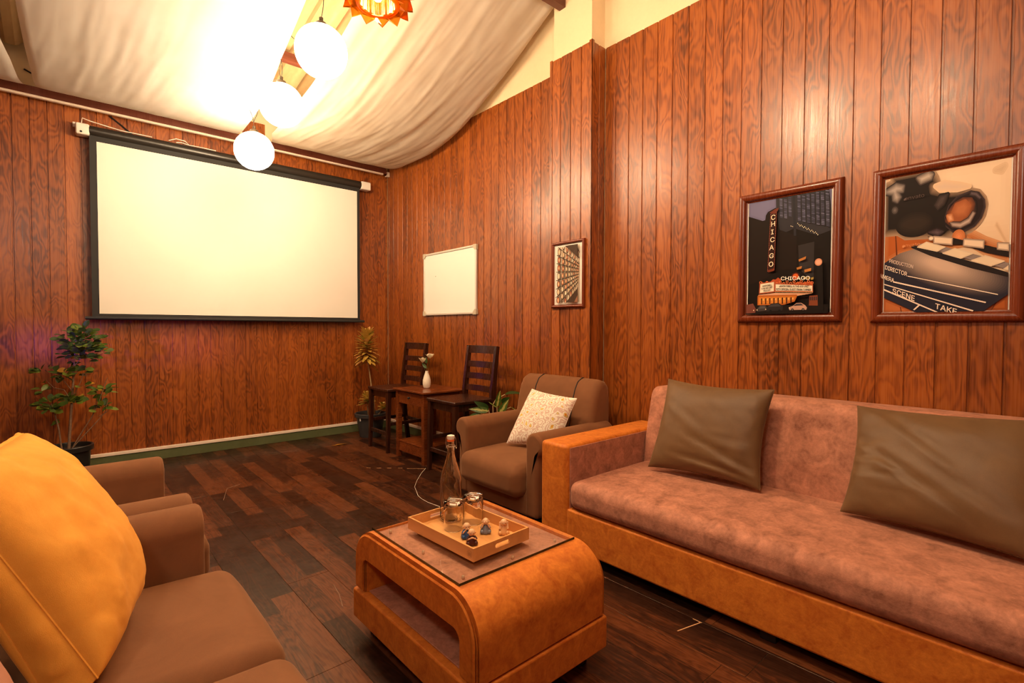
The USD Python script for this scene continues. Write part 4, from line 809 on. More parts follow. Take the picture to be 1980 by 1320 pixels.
SKIN = plain('painted_skin', (.72, .44, .24), .45); FACE = plain('painted_face', (.08, .02, .01), .6)
def monk(name, label, xy, rot, robe, pose):
    t = thing('monk_figurine', label, 'figurine', on_tray(*xy), rot)
    R_ = plain(name, robe, .25)
    body = cat(lathe([(0, 0), (.017, 0), (.020, .004), (.0195, .010), (.016, .018), (.0115, .027), (.007, .033), (0, .034)], 28))
    knees = cat(*[trimesh.creation.icosphere(2, .0078).apply_transform(trimesh.transformations.scale_matrix(1, (0, 0, 0))).apply_translation((.012, s*.013, .0086)) for s in (-1, 1)])
    V = body.vertices; a = np.arctan2(V[:, 1], V[:, 0]); V[:, :2] *= (1+.06*np.sin(a*7+V[:, 2:3].ravel()*300))[:, None]
    obj('robe', cat(body, knees), R_, t, smooth=60)
    hd = trimesh.creation.icosphere(3, .0128); hd.apply_transform(np.diag([1.0, .98, .96, 1]))
    ears = cat(*[mv(trimesh.creation.icosphere(1, .0032), 0, s*.0126, -.001) for s in (-1, 1)])
    nose = mv(trimesh.creation.icosphere(1, .0019), .0126, 0, -.002)
    obj('head', mv(cat(hd, ears, nose), .001, 0, .0435), SKIN, t, smooth=70)
    mk = [mv(trimesh.creation.icosphere(1, .0013), .0127, s*.0042, .0005) for s in (-1, 1)] + [tube([(.0126, -.003, -.0058), (.0129, 0, -.0066), (.0126, .003, -.0058)], .0006, 5)]
    obj('face', mv(cat(*mk), .001, 0, .0435), FACE, t)
    hands = {'ears': [(.001, .0140, .0430), (.001, -.0140, .0430)], 'eyes': [(.0135, .0045, .0445), (.0135, -.0045, .0445)], 'mouth': [(.0140, .003, .0375), (.0140, -.003, .0375)], 'pray': [(.0150, .002, .0290), (.0150, -.002, .0290)], 'lap': [(.0170, .004, .0140), (.0170, -.004, .0140)]}[pose]
    for s, hnd in zip((1, -1), hands):
        el = (.008, s*.0155, .0205)
        obj('sleeve', tube([(.001, s*.009, .030), (.005, s*.0135, .0245), el], [.0042, .0046, .0050], 10), R_, t)
        obj('hand', cat(tube([el, tuple((np.array(el)+hnd)/2), hnd], [.0030, .0027, .0024], 8), mv(trimesh.creation.icosphere(2, .0034), *hnd)), SKIN, t, smooth=60)
monk('robe_blue', 'tiny monk figurine in a deep blue robe, beside the left side of the tray', (1.082, 1.462), -2.0, (.020, .075, .20), 'mouth')
monk('robe_maroon', 'tiny monk figurine in a dark maroon robe in the near corner of the tray', (1.062, 1.405), -2.1, (.055, .010, .008), 'pray')
monk('robe_grey', 'tiny monk figurine in a slate grey robe in the middle of the tray', (1.162, 1.452), -2.25, (.17, .18, .21), 'eyes')
monk('robe_tan', 'tiny monk figurine in a tan robe by the right side of the tray', (1.206, 1.400), -2.2, (.70, .36, .14), 'ears')
wc = obj('thin_white_cord', tube([(2.305, 3.702, .004), (2.20, 3.60, .004), (2.064, 3.444, .004), (1.97, 3.32, .004), (1.929, 3.226, .004), (1.885, 3.13, .004), (1.868, 3.055, .004), (1.862, 2.96, .004), (1.872, 2.873, .004), (1.89, 2.70, .004), (1.90, 2.50, .004)], .0017, 6), WIRE_W)
tag(wc, 'thin white cord curling over the floor behind the coffee table', 'cord')
lf = obj('fallen_leaf', fix_winding(to_tm(m3.Manifold.hull_points(np.array([(2.03, 5.06, .001), (2.07, 5.035, .006), (2.16, 5.03, .010), (2.20, 5.05, .004), (2.11, 5.065, .002), (2.10, 5.045, .013)])))), LEAF_Y)
tag(lf, 'small yellow fallen leaf on the dark floor near the back wall', 'leaf')

# ================================================================== tall chairs and the side table
def ladder_chair(loc, label):
    t = thing('dining_chair', label, 'chair', loc, math.pi, group=None)
    W, ZS = .42, .615
    r_ = lambda: (.3, rng.random(), rng.random())
    obj('seat', rb(-.205, .215, -W/2, W/2, ZS-.028, ZS, .007, 8), DARKW, t, rnd=r_())
    for s in (-1, 1):
        obj('leg', bar((.185, s*(W/2-.03), ZS-.028), (.200, s*(W/2-.024), 0), .044, .044, .004, (1, 0, 0), .72), DARKW, t, rnd=r_())
        p = np.array([(-.245, 0), (-.205, .30), (-.185, ZS-.06), (-.185, ZS+.05), (-.200, .80), (-.232, 1.045)])
        wid = np.array([.030, .036, .042, .042, .036, .028])
        outl = Polygon(np.vstack([np.stack([p[:, 0]-wid/2, p[:, 1]], 1), np.stack([p[::-1, 0]+wid[::-1]/2, p[::-1, 1]], 1)])).buffer(.003, 3)
        e = trimesh.creation.extrude_polygon(outl, .030, engine='earcut'); R = np.eye(4); R[:3, 0] = (1, 0, 0); R[:3, 1] = (0, 0, 1); R[:3, 2] = (0, -1, 0); e.apply_transform(R)
        obj('leg', mv(e, 0, s*(W/2-.016)+.015, 0), DARKW, t, smooth=30, rnd=r_(), label='rear leg that runs up as a back post')
        obj('apron', rb(-.18, .175, s*(W/2-.035)-.009, s*(W/2-.035)+.009, ZS-.085, ZS-.028, .002, 6), DARKW, t, rnd=r_())
        obj('stretcher', bar((-.20, s*(W/2-.022), .275), (.185, s*(W/2-.027), .275), .020, .032, .003), DARKW, t, rnd=r_())
    obj('apron', rb(.165, .187, -W/2+.04, W/2-.04, ZS-.090, ZS-.028, .002, 6), DARKW, t, rnd=r_())
    obj('apron', rb(-.19, -.172, -W/2+.03, W/2-.03, ZS-.085, ZS-.028, .002, 6), DARKW, t, rnd=r_())
    obj('stretcher', bar((.192, -W/2+.04, .180), (.192, W/2-.04, .180), .022, .036, .003), DARKW, t, rnd=r_())
    obj('stretcher', bar((-.212, -W/2+.03, .255), (-.212, W/2-.03, .255), .020, .032, .003), DARKW, t, rnd=r_())
    for z0, z1, nm in ((.985, 1.052, 'top_rail'), (.862, .915, 'slat'), (.760, .812, 'slat'), (.655, .705, 'slat')):
        ys = np.linspace(-W/2+(.0 if nm == 'top_rail' else .02), W/2-(.0 if nm == 'top_rail' else .02), 13); V = []
        for y in ys:
            u = y/(W/2); xo = np.interp((z0+z1)/2, [.615, .80, 1.045], [-.185, -.200, -.232]) - .030*(1-u*u)+.012
            lean = (z1-z0)*.12
            V.append([(xo+.009, y, z0), (xo+.009-lean, y, z1), (xo-.009-lean, y, z1), (xo-.009, y, z0)])
        V = np.array(V).reshape(-1, 3); F = []
        for i in range(12):
            for k in range(4):
                a, b = i*4+k, i*4+(k+1) % 4; F += [(a, b, b+4), (a, b+4, a+4)]
        F += [(0, 2, 1), (0, 3, 2), (48, 49, 50), (48, 50, 51)]
        m = fix_winding(trimesh.Trimesh(V, F, process=False))
        obj(nm, m, DARKW, t, smooth=30, rnd=r_())
    return t
ch = ladder_chair((2.515, 3.475, 0), 'tall dark wood ladder-back chair beside the brown armchair')
copy_of(ch, (2.525, 4.600, 0), math.pi, 'tall dark wood ladder-back chair in the corner behind the side table')

st = thing('side_table', 'red-brown wooden side table with a small drawer between the two chairs', 'side table', (2.552, 4.035, 0), math.pi)
ZT = .642; tw, td = .23, .27
obj('tabletop', rb(-tw, tw, -td, td, ZT-.018, ZT, .004, 8), TABLEW, st, rnd=(.6, .3, .5))
for x in (-1, 1):
    for y in (-1, 1):
        obj('leg', bar((x*(tw-.04), y*(td-.045), ZT-.018), (x*(tw-.04), y*(td-.045), 0), .046, .046, .004, (1, 0, 0), .92), TABLEW, st, rnd=(.45, rng.random(), rng.random()))
obj('apron', cat(rb(-tw+.05, tw-.05, -td+.03, -td+.05, ZT-.135, ZT-.018, .002, 6), rb(-tw+.05, tw-.05, td-.05, td-.03, ZT-.135, ZT-.018, .002, 6), rb(-tw+.025, -tw+.045, -td+.06, td-.06, ZT-.135, ZT-.018, .002, 6)), TABLEW, st, rnd=(.3, .2, .6))
dr = obj('drawer', rb(tw-.045, tw-.024, -td+.07, td-.07, ZT-.135, ZT-.026, .003, 8), TABLEW, st, rnd=(.5, .8, .1))
obj('knob', cat(tube([(tw-.026, .0, ZT-.072), (tw-.012, .0, ZT-.072)], .006, 10), mv(trimesh.creation.icosphere(2, .010), tw-.010, 0, ZT-.072)), BLACKP, dr)
obj('shelf', rb(-tw+.03, tw-.03, -td+.04, td-.04, .140, .156, .003, 6), TABLEW, st, rnd=(.7, .9, .3))
obj('shelf_apron', rb(tw-.050, tw-.032, -td+.06, td-.06, .055, .140, .003, 6), TABLEW, st, rnd=(.6, .4, .7))
# ================================================================== on the walls
wb = thing('whiteboard', 'small blank whiteboard with aluminium frame on the boarded wall', 'whiteboard')
wx, wy0, wy1, wz0, wz1 = XR-.0005, 3.815, 4.752, 1.340, 2.000
obj('surface', bx(wx-.012, wx-.003, wy0+.016, wy1-.016, wz0+.014, wz1-.014), WHITEB, wb, smooth=False)
for a in ((wy0+.02, wy1-.02, wz0, wz0+.020), (wy0+.02, wy1-.02, wz1-.020, wz1), (wy0, wy0+.020, wz0+.02, wz1-.02), (wy1-.020, wy1, wz0+.02, wz1-.02)):
    obj('frame_bar', rb(wx-.022, wx-.001, a[0], a[1], a[2], a[3], .004, 8), ALU, wb)
for yy_, s in ((wy0, 1), (wy1, -1)):
    for zz_, u in ((wz0, 1), (wz1, -1)):
        pg = Polygon([(0, 0), (.045, 0), (.045, .018), (.018, .045), (0, .045)]).buffer(.004, 6)
        pg = affinity.scale(pg, s, u, origin=(0, 0)); e = trimesh.creation.extrude_polygon(pg, .024, engine='earcut')
        R = np.eye(4); R[:3, 0] = (0, 1, 0); R[:3, 1] = (0, 0, 1); R[:3, 2] = (1, 0, 0); e.apply_transform(R)
        obj('corner_cap', fix_winding(mv(e, wx-.025, yy_, zz_)), CORNERP, wb, smooth=30)
obj('ink_mark', bx(wx-.0126, wx-.012, 4.515, 4.535, 1.748, 1.752), BLACKP, wb, smooth=False)

class Art:
    """a flat print in its own coordinates: u to the right, v downwards, both 0..1; patches of ink lie one over another"""
    def __init__(s, x, yl, yr, zt, zb): s.x, s.yl, s.yr, s.zt, s.zb = x, yl, yr, zt, zb; s.V, s.F, s.C, s.k, s.n = [], [], [], 0, 0; s.asp = (yl-yr)/(zt-zb)
    def add(s, poly, col, clip=True):
        if not hasattr(poly, 'geom_type'):
            poly = Polygon(poly)
            if not poly.is_valid: poly = poly.buffer(0)
        if clip: poly = poly.intersection(s.win)
        s.k += 1; d = s.x - .00006*s.k
        for g in getattr(poly, 'geoms', [poly]):
            if g.geom_type != 'Polygon' or g.area < 1e-7: continue
            v, f = trimesh.creation.triangulate_polygon(g, engine='earcut')
            v = np.asarray(v); s.V.append(np.stack([np.full(len(v), d), s.yl+(s.yr-s.yl)*v[:, 0], s.zt+(s.zb-s.zt)*v[:, 1]], 1)); s.F.append(np.asarray(f)+s.n); s.n += len(v)
            s.C.append(np.tile(col, (len(v), 1)))
    def soft(s, poly, c_in, c_out, w, steps=5):
        p = Polygon(poly) if not hasattr(poly, 'geom_type') else poly
        p = p if p.is_valid else p.buffer(0)
        for i in range(steps):
            t = i/(steps-1); s.add(p.buffer(w*(1-2*t)), tuple(np.array(c_out)*(1-t)+np.array(c_in)*t))
    def text(s, txt, at, h, col, along=(1, 0), up=None, wscale=1.0, bold=True, center=True):
        from PIL import ImageFont
        m = meshkit.text_mesh(txt, 1.0, .001, bold); V = np.asarray(m.vertices)
        top = V[:, 2] > .0005; fs = m.faces[np.all(top[m.faces], axis=1)]
        P = V[:, :2].copy(); wd = P[:, 0].max()
        if center: P[:, 0] -= wd/2; P[:, 1] -= .5
        P[:, 0] *= wscale
        al = np.array(along, float); al /= np.hypot(al[0]*s.asp, al[1])
        upv = np.array(up, float) if up is not None else np.array([0, -1.0]); upv = upv/np.hypot(upv[0]*s.asp, upv[1])
        uv = np.array(at)+h*(P[:, :1]*al+P[:, 1:]*upv)
        s.k += 1; s.V.append(np.stack([np.full(len(uv), s.x-.00006*s.k), s.yl+(s.yr-s.yl)*uv[:, 0], s.zt+(s.zb-s.zt)*uv[:, 1]], 1)); s.F.append(fs+s.n); s.n += len(uv); s.C.append(np.tile(col, (len(uv), 1)))
        return wd*wscale*h
    def build(s, parent):
        F = np.vstack(s.F); V = np.vstack(s.V)
        n = np.cross(V[F[:, 1]]-V[F[:, 0]], V[F[:, 2]]-V[F[:, 0]]); fl = n[:, 0] > 0; F[fl] = F[fl][:, ::-1]
        return obj('print', trimesh.Trimesh(V, F, process=False), PRINT, parent, smooth=False, tint=np.vstack(s.C))

def mouldings(t, x, yl, yr, zt, zb, fw, depth, mat, prof=None):
    """four mitred lengths of rounded moulding; x is the wall, the frame stands out towards -x"""
    a = np.linspace(0, np.pi, 9); pr = [(0, .002)] + [(fw*(.06+.80*(1-math.cos(k))/2), depth*(.45+.55*math.sin(k)**.8)) for k in a] + [(fw*.90, depth*.40), (fw, depth*.34), (fw, .004)]
    C = [(yl, zt), (yr, zt), (yr, zb), (yl, zb)]; ins = [(-1, -1), (1, -1), (1, 1), (-1, 1)]
    for i in range(4):
        A, B, ia, ib = C[i], C[(i+1) % 4], ins[i], ins[(i+1) % 4]
        V = [[(x-d, P[0]+iv[0]*o, P[1]+iv[1]*o) for o, d in pr] for P, iv in ((A, ia), (B, ib))]
        n = len(pr); V = np.array(V).reshape(-1, 3); F = []
        for k in range(n):
            p, q_ = k, (k+1) % n; F += [(p, q_, q_+n), (p, q_+n, p+n)]
        m = trimesh.Trimesh(V, F, process=False)
        c0, c1 = V[:n].mean(0), V[n:].mean(0); V2 = np.vstack([V, c0, c1])
        F += [(2*n, (k+1) % n, k) for k in range(n)] + [(2*n+1, n+k, n+(k+1) % n) for k in range(n)]
        obj('moulding', fix_winding(trimesh.Trimesh(V2, F, process=False)), mat, t, smooth=40, rnd=(.5, rng.random(), rng.random()))

# --- night street poster
f1 = thing('picture_frame', 'brown wooden frame with a night photograph of a red CHICAGO theatre sign', 'framed picture')
yl, yr, zt, zb, fx = 1.330, .802, 1.970, 1.239, XR-.001
mouldings(f1, fx, yl, yr, zt, zb, .050, .030, FRAMEW)
A = Art(fx-.0075, yl-.046, yr+.046, zt-.046, zb+.046); A.win = sbox(.022, 0, .979, 1)
obj('mat', bx(fx-.0072, fx-.001, yr+.02, yl-.02, zb+.02, zt-.02), MATW, f1, smooth=False)
NIGHT = (.009, .005, .0035)
A.add(CHI['pic'], NIGHT)
for k in ('sky', 'sky2'): A.soft(CHI[k], (.16, .15, .26), (.11, .10, .19), .02)
A.add(CHI['tower'], (.030, .027, .033)); A.add(CHI['left_build'], (.013, .0065, .0045)); A.add(CHI['right_build'], (.030, .024, .024)); A.add(CHI['tower_edge'], (.022, .02, .026))
for col in range(11):
    for rw in range(26):
        u = .40+col*.052+(rw*.0007); v = .012+rw*.0128+(.010 if col % 2 else 0)
        if (.545 < u < .60) or (u < .53 and v > .06+(.53-u)*.9+.1) or v > .16+.24*(u-.36): continue
        c = rng.choice([(.12, .12, .20), (.17, .17, .27), (.085, .085, .14), (.06, .06, .10)])
        A.add([(u, v), (u+.034, v+.008), (u+.034, v+.015), (u, v+.007)], c)
for i in range(18):
    u = .624+.223*i/17; v = .248+.103*i/17
    A.add(Point(u, v+.006*(i % 3)).buffer(.0045, 4), (.8, .68, .45))
for k in range(3): A.add(Point(.545+k*.012, .262+.004*k).buffer(.004, 4), (.6, .5, .35))
for k in ('win1', 'win2', 'win3'): A.add(CHI[k], (.45, .17, .04))
for k in range(3): A.add([(.70+k*.04, .700+k*.004), (.73+k*.04, .696+k*.004), (.73+k*.04, .715+k*.004), (.70+k*.04, .718+k*.004)], (.40, .26, .06))
A.add(Polygon(CHI['sign']).buffer(.006), (.10, .018, .010)); A.add(CHI['sign'], (.030, .009, .007)); A.add(CHI['signtop'], (.14, .03, .016)); A.add(CHI['signbot'], (.16, .03, .012))
for i in range(34):
    t_ = i/33; A.add(Point(.309-.025*t_, .140+.485*t_).buffer(.0036, 4), (.45, .12, .06)); A.add(Point(.375-.014*t_, .133+.485*t_).buffer(.0036, 4), (.45, .12, .06))
for ch_, p in zip('CHICAGO', CHI['letters']): A.text(ch_, p, .040, (.80, .64, .46), along=(1, -.03))
for i in range(22):
    a = i*2*np.pi/22; c = Polygon([(.614+.012*math.cos(a-.3), .690+.009*math.sin(a-.3)), (.614+.052*math.cos(a), .690+.037*math.sin(a)), (.614+.012*math.cos(a+.3), .690+.009*math.sin(a+.3))]); A.add(c, (.50, .06, .012))
A.add(affinity.scale(Point(.614, .690).buffer(.032, 16), 1, .72), (.62, .11, .02))
A.add(CHI['orn'], (.42, .07, .02))
for i in range(16): A.add(affinity.scale(Point(.20+i*.040, .722+.012*(i % 2)+.0012*i).buffer(.016, 8), 1, .7).difference(affinity.scale(Point(.20+i*.040, .722+.012*(i % 2)+.0012*i).buffer(.009, 8), 1, .7)), (.70, .18, .05))
A.add(CHI['blr'], (.36, .08, .03)); A.add(CHI['brr'], (.36, .08, .03)); A.add(CHI['bl'], (.80, .70, .54)); A.add(CHI['br'], (.82, .73, .58))
for i in range(44): A.add(Point(.384+.425*i/43, .812+.016*i/43).buffer(.003, 4), (.85, .6, .3))
INK = (.03, .02, .02)
A.text('JASON ISBELL & THE 400 UNIT', (.600, .771), .0155, INK, along=(1, .05), wscale=.72); A.text('WITH SPECIAL GUEST FRANK TURNER', (.590, .797), .0155, INK, along=(1, .05), wscale=.68)
for i, tx in enumerate(('JASON ISBELL', '& THE 400 UNIT', 'SOLD OUT')): A.text(tx, (.283, .752+i*.021), .0135, INK, along=(1, -.055), wscale=.62)
A.text('CHICAGO', (.612, .705), .030, (.90, .80, .70), along=(1, .035), wscale=1.15)
A.add(CHI['awn'], (.62, .33, .20)); A.soft(CHI['doors'], (.62, .21, .03), (.40, .10, .015), .010, 3)
for i in range(8):
    u = .215+i*.050; A.add([(u, .862), (u+.014, .862), (u+.014, .914), (u, .914)], (.05, .015, .008)); A.add([(u+.02, .866), (u+.034, .866), (u+.034, .882), (u+.02, .882)], (.85, .45, .12))
A.add(CHI['street'], (.011, .007, .006)); A.add(CHI['bus'], (.20, .05, .02))
for i in range(4): A.add([(.782+i*.021, .866), (.797+i*.021, .866), (.797+i*.021, .895), (.782+i*.021, .895)], (.05, .03, .03))
A.add(CHI['car1'], (.16, .05, .035)); A.add(CHI['car2'], (.05, .04, .04)); A.add(CHI['car3'], (.022, .017, .018)); A.add(CHI['taxi'], (.52, .30, .22))
A.add([(.60, .936), (.633, .918), (.685, .917), (.715, .934)], (.06, .045, .05))
for u in (.59, .71): A.add(affinity.scale(Point(u, .968).buffer(.016, 10), 1, .72), (.012, .01, .01)); A.add(affinity.scale(Point(u, .968).buffer(.008, 8), 1, .72), (.2, .16, .14))
A.add([(.30, .938), (.345, .917), (.425, .915), (.46, .936)], (.05, .045, .05)); A.add([(.175, .953), (.21, .93), (.26, .93), (.28, .948)], (.09, .08, .08))
for u in (.335, .44): A.add(affinity.scale(Point(u, .974).buffer(.015, 10), 1, .72), (.008, .008, .008))
for u, v in ((.275, .958), (.168, .962), (.555, .952), (.125, .965)): A.add(Point(u, v).buffer(.006, 6), (.9, .7, .45))
A.add(CHI['pole'], (.010, .007, .006))
A.soft(affinity.scale(Point(.869, .588).buffer(.034, 18), 1, .70), (.80, .40, .26), (.55, .22, .12), .006, 3)
A.build(f1)

# --- camera and clapper poster
f2 = thing('picture_frame', 'brown wooden frame with a photograph of a camera lens and a film clapperboard', 'framed picture')
yl, yr, zt, zb = .683, .148, 1.966, 1.234
mouldings(f2, fx, yl, yr, zt, zb, .050, .030, FRAMEW)
obj('mat', bx(fx-.0072, fx-.001, yr+.02, yl-.02, zb+.02, zt-.02), MATW, f2, smooth=False)
A = Art(fx-.0075, yl-.046, yr+.046, zt-.046, zb+.046); A.win = sbox(.018, 0, .980, 1)
CRM = (.74, .52, .34)
A.add(CAM['pic'], CRM)
A.soft(sbox(.5, .02, .96, .42).buffer(.05), (.80, .60, .42), CRM, .10, 7)
A.soft(CAM['shad'], (.56, .37, .23), (.70, .49, .32), .025, 5); A.soft(CAM['str_'], (.50, .28, .15), CRM, .012, 4)
A.soft(CAM['wood1'], (.42, .10, .018), (.55, .22, .08), .03); A.add(sbox(.018, .93, .98, 1.0), (.36, .09, .02)); A.soft(CAM['wood2'], (.48, .14, .04), (.30, .07, .015), .015, 3); A.soft(CAM['wood3'], (.40, .10, .02), (.2, .04, .01), .02, 3); A.soft(CAM['woodr'], (.46, .13, .03), (.62, .30, .14), .025)
for p in ([(.105, .41), (.112, .41), (.13, .58), (.118, .58)], [(.86, 1.0), (.868, 1.0), (.93, .90), (.924, .90)], [(.16, .96), (.168, .96), (.18, 1), (.172, 1)]): A.add(p, (.12, .025, .006))
A.soft(CAM['cam'], (.014, .008, .006), (.38, .24, .15), .026, 8)
A.soft(CAM['top_hi'], (.62, .50, .42), (.06, .04, .035), .022, 6); A.soft(CAM['knob'], (.42, .34, .30), (.03, .02, .018), .020, 6)
A.soft(Point(.10, .245).buffer(.022, 12), (.16, .13, .12), (.02, .012, .01), .015, 4)
A.soft(affinity.scale(Point(.27, .36).buffer(.12, 20), 1.1, .55), (.030, .018, .012), (.014, .008, .006), .03, 5)
A.soft([(.43, .115), (.50, .10), (.62, .13), (.69, .155), (.60, .165), (.47, .150)], (.66, .48, .36), CRM, .018, 5)
A.soft(CAM['lensout'], (.020, .010, .010), (.05, .03, .03), .008, 4)
A.soft([(.705, .195), (.745, .205), (.775, .24), (.765, .245), (.735, .22), (.70, .21)], (.16, .11, .12), (.03, .018, .018), .010, 4)
A.soft([(.47, .19), (.53, .185), (.50, .25), (.455, .28), (.43, .25)], (.075, .05, .045), (.016, .01, .008), .015, 4)
A.soft(CAM['lensrim'], (.045, .022, .018), (.012, .006, .006), .010, 4); A.soft(CAM['lensin'], (.33, .095, .030), (.10, .03, .015), .018, 6)
A.soft([(.60, .27), (.66, .255), (.69, .29), (.665, .34), (.61, .345), (.575, .32)], (.46, .15, .055), (.33, .095, .03), .018, 5)
A.soft([(.555, .385), (.63, .395), (.69, .37), (.72, .33), (.735, .34), (.70, .40), (.63, .425), (.57, .41)], (.52, .38, .32), (.06, .03, .025), .010, 4)
A.soft(CAM['flare'], (.80, .42, .24), (.45, .15, .05), .012, 4); A.soft([(.39, .435), (.45, .42), (.50, .44), (.46, .465)], (.11, .07, .08), (.02, .01, .01), .014, 4)
A.soft(Point(.62, .487).buffer(.03, 12), (.72, .24, .09), (.5, .16, .05), .02, 4)
NAVY = (.022, .020, .034)
A.add(CAM['bar2'], (.018, .010, .008)); A.add(CAM['st'], (.26, .20, .18)); A.add(CAM['board'], NAVY)
bp = Polygon(CAM['board'])
glow = affinity.rotate(affinity.scale(Point(.50, .675).buffer(.24, 32), 1.55, .46), 18)
for i in range(26):
    t_ = (i+.5)/26; g_ = affinity.scale(glow, 1.5-1.25*t_, 1.5-1.25*t_).intersection(bp); c = np.array(NAVY)*(1-t_**1.3)+np.array((.60, .42, .32))*t_**1.3; A.add(g_, tuple(c))
A.add(CAM['bar1'], (.018, .012, .012))
for k in ('w1', 'w2', 'w3', 'w4'): A.soft(CAM[k], (.76, .60, .42), (.70, .54, .38), .004, 2)
for k in ('k1', 'k2', 'k3'): A.soft(CAM[k], (.78, .60, .44), (.3, .2, .15), .006, 3)
A.soft(affinity.scale(Point(.409, .480).buffer(.019, 14), 1, .7), (.82, .66, .5), (.3, .2, .15), .004, 3)
WHT = (.82, .66, .54)
for k in ('l1', 'l2', 'l3', 'l4', 'l5'): A.add(CAM[k], WHT)
A.text('SCENE', (.190, .868), .036, WHT, along=(1, .34), up=(.08, -1), wscale=.92)
A.text('TAKE', (.535, .978), .036, WHT, along=(1, .27), up=(.08, -1), wscale=1.0)
A.text('DIRECTOR', (.122, .690), .029, WHT, along=(1, .33), up=(.08, -1), wscale=.72)
A.text('CAMERA', (.030, .735), .029, WHT, along=(1, .36), up=(.08, -1), wscale=.74)
A.text('PRODUCTION', (.165, .642), .025, (.62, .48, .40), along=(1, .28), up=(.08, -1), wscale=.66)
A.text('envato', (.265, .170), .026, (.10, .065, .055), along=(1, -.045), bold=False); A.text('envato', (.245, .512), .024, (.62, .24, .09), along=(1, -.03), bold=False)
for (u, v, c) in ((.188, .178, (.13, .09, .08)), (.185, .520, (.66, .27, .11))): A.add(affinity.rotate(affinity.scale(Point(u, v).buffer(.012, 10), 1, .6), -30), c)
A.build(f2)

# --- small print on the column
f3 = thing('picture_frame', 'small brown frame with a print of a round-patterned facade on the column', 'framed picture')
yl, yr, zt, zb, fx3 = 2.690, 2.364, 1.852, 1.356, PX-.001
mouldings(f3, fx3, yl, yr, zt, zb, .026, .022, FRAMEW)
obj('mat', bx(fx3-.006, fx3-.001, yr+.012, yl-.012, zb+.012, zt-.012), MATW, f3, smooth=False)
A = Art(fx3-.0062, yl-.022, yr+.022, zt-.022, zb+.022); A.win = sbox(.117, .038, .898, .960)
A.add(GRID['pic'], (.56, .44, .32))
VP = np.array((1.22, .49)); rows = [-.62, -.28, .02, .165, .305, .448, .592, .733, .875, 1.03, 1.35, 1.7]
cols = [.117]
w_ = .16
while cols[-1] < .95: cols.append(cols[-1]+w_); w_ *= .84
def on(u, v0): return v0+(VP[1]-v0)*(u-.117)/(VP[0]-.117)
for i in range(len(rows)-1):
    for j in range(len(cols)-1):
        u0, u1 = cols[j], cols[j+1]; uc = (u0+u1)/2; va_, vb = on(uc, rows[i]), on(uc, rows[i+1]); vc = (va_+vb)/2; rv = abs(vb-va_)*.46; ru = (u1-u0)*.36
        if vc < -.05 or vc > 1.05: continue
        el = affinity.scale(Point(uc, vc).buffer(1, 10), ru, rv)
        A.add(el, (.09, .05, .03)); A.add(affinity.scale(el, .74, .74), rng.choice([(.52, .18, .09), (.60, .42, .28), (.52, .22, .12), (.68, .55, .42), (.45, .12, .06)])); A.add(affinity.scale(el, .34, .38), (.78, .55, .32))
    A.add(LineString([(.117, rows[i]), (.9, on(.9, rows[i]))]).buffer(.006), (.06, .035, .02))
for u0 in cols: A.add(LineString([(u0, on(u0, rows[0])), (u0, on(u0, rows[-1]))]).buffer(.006*(1.1-u0)), (.10, .06, .04))
A.add(GRID['tri'], (.060, .034, .022)); A.add(GRID['tri2'], (.060, .034, .022)); A.add(GRID['tri3'], (.30, .13, .075))
A.build(f3)

# ================================================================== plants
def pot(t, r0, r1, h, mat, soil_drop=.035):
    obj('pot', lathe([(0, 0), (r0, 0), (r0+.004, .01), (r1-.008, h-.045), (r1-.004, h-.043), (r1+.010, h-.040), (r1+.012, h-.004), (r1+.008, h), (r1-.004, h), (r1-.008, h-.01), (r1-.012, h-.06), (r0-.004, .012), (0, .012)], 40), mat, t, smooth=30)
    obj('soil', lathe([(0, h-soil_drop+.006), (r1*.6, h-soil_drop+.003), (r1-.012, h-soil_drop)], 28), SOIL, t)
def leaf(base, d, up, ln, wd, bend=.25, fold=.15, nseg=6, shape=None, uv=False, th=.0):
    """one leaf: a folded, bent blade from base along d"""
    d = np.asarray(d, float); d /= np.linalg.norm(d); up = np.asarray(up, float); s = np.cross(d, up); s /= max(np.linalg.norm(s), 1e-6); n = np.cross(s, d)
    t = np.linspace(0, 1, nseg+1); w = (shape or (lambda q: np.sin(np.pi*np.clip(q, 0, 1)**.8)**.75))(t)*wd/2; w[0] = max(w[0], wd*.03); w[-1] = wd*.015
    ctr = np.asarray(base)+d*(ln*t)[:, None]-n*(bend*ln*t**2)[:, None]
    L, R_ = ctr+s*w[:, None]+n*(fold*w)[:, None], ctr-s*w[:, None]+n*(fold*w)[:, None]
    V = np.stack([L, ctr, R_], 1).reshape(-1, 3); F = grid_faces(nseg+1, 3)
    m = trimesh.Trimesh(V, F, process=False)
    if uv: return m, np.stack([np.tile([0, .5, 1], nseg+1), np.repeat(t, 3)], 1)
    return m
R2 = np.random.RandomState(11)

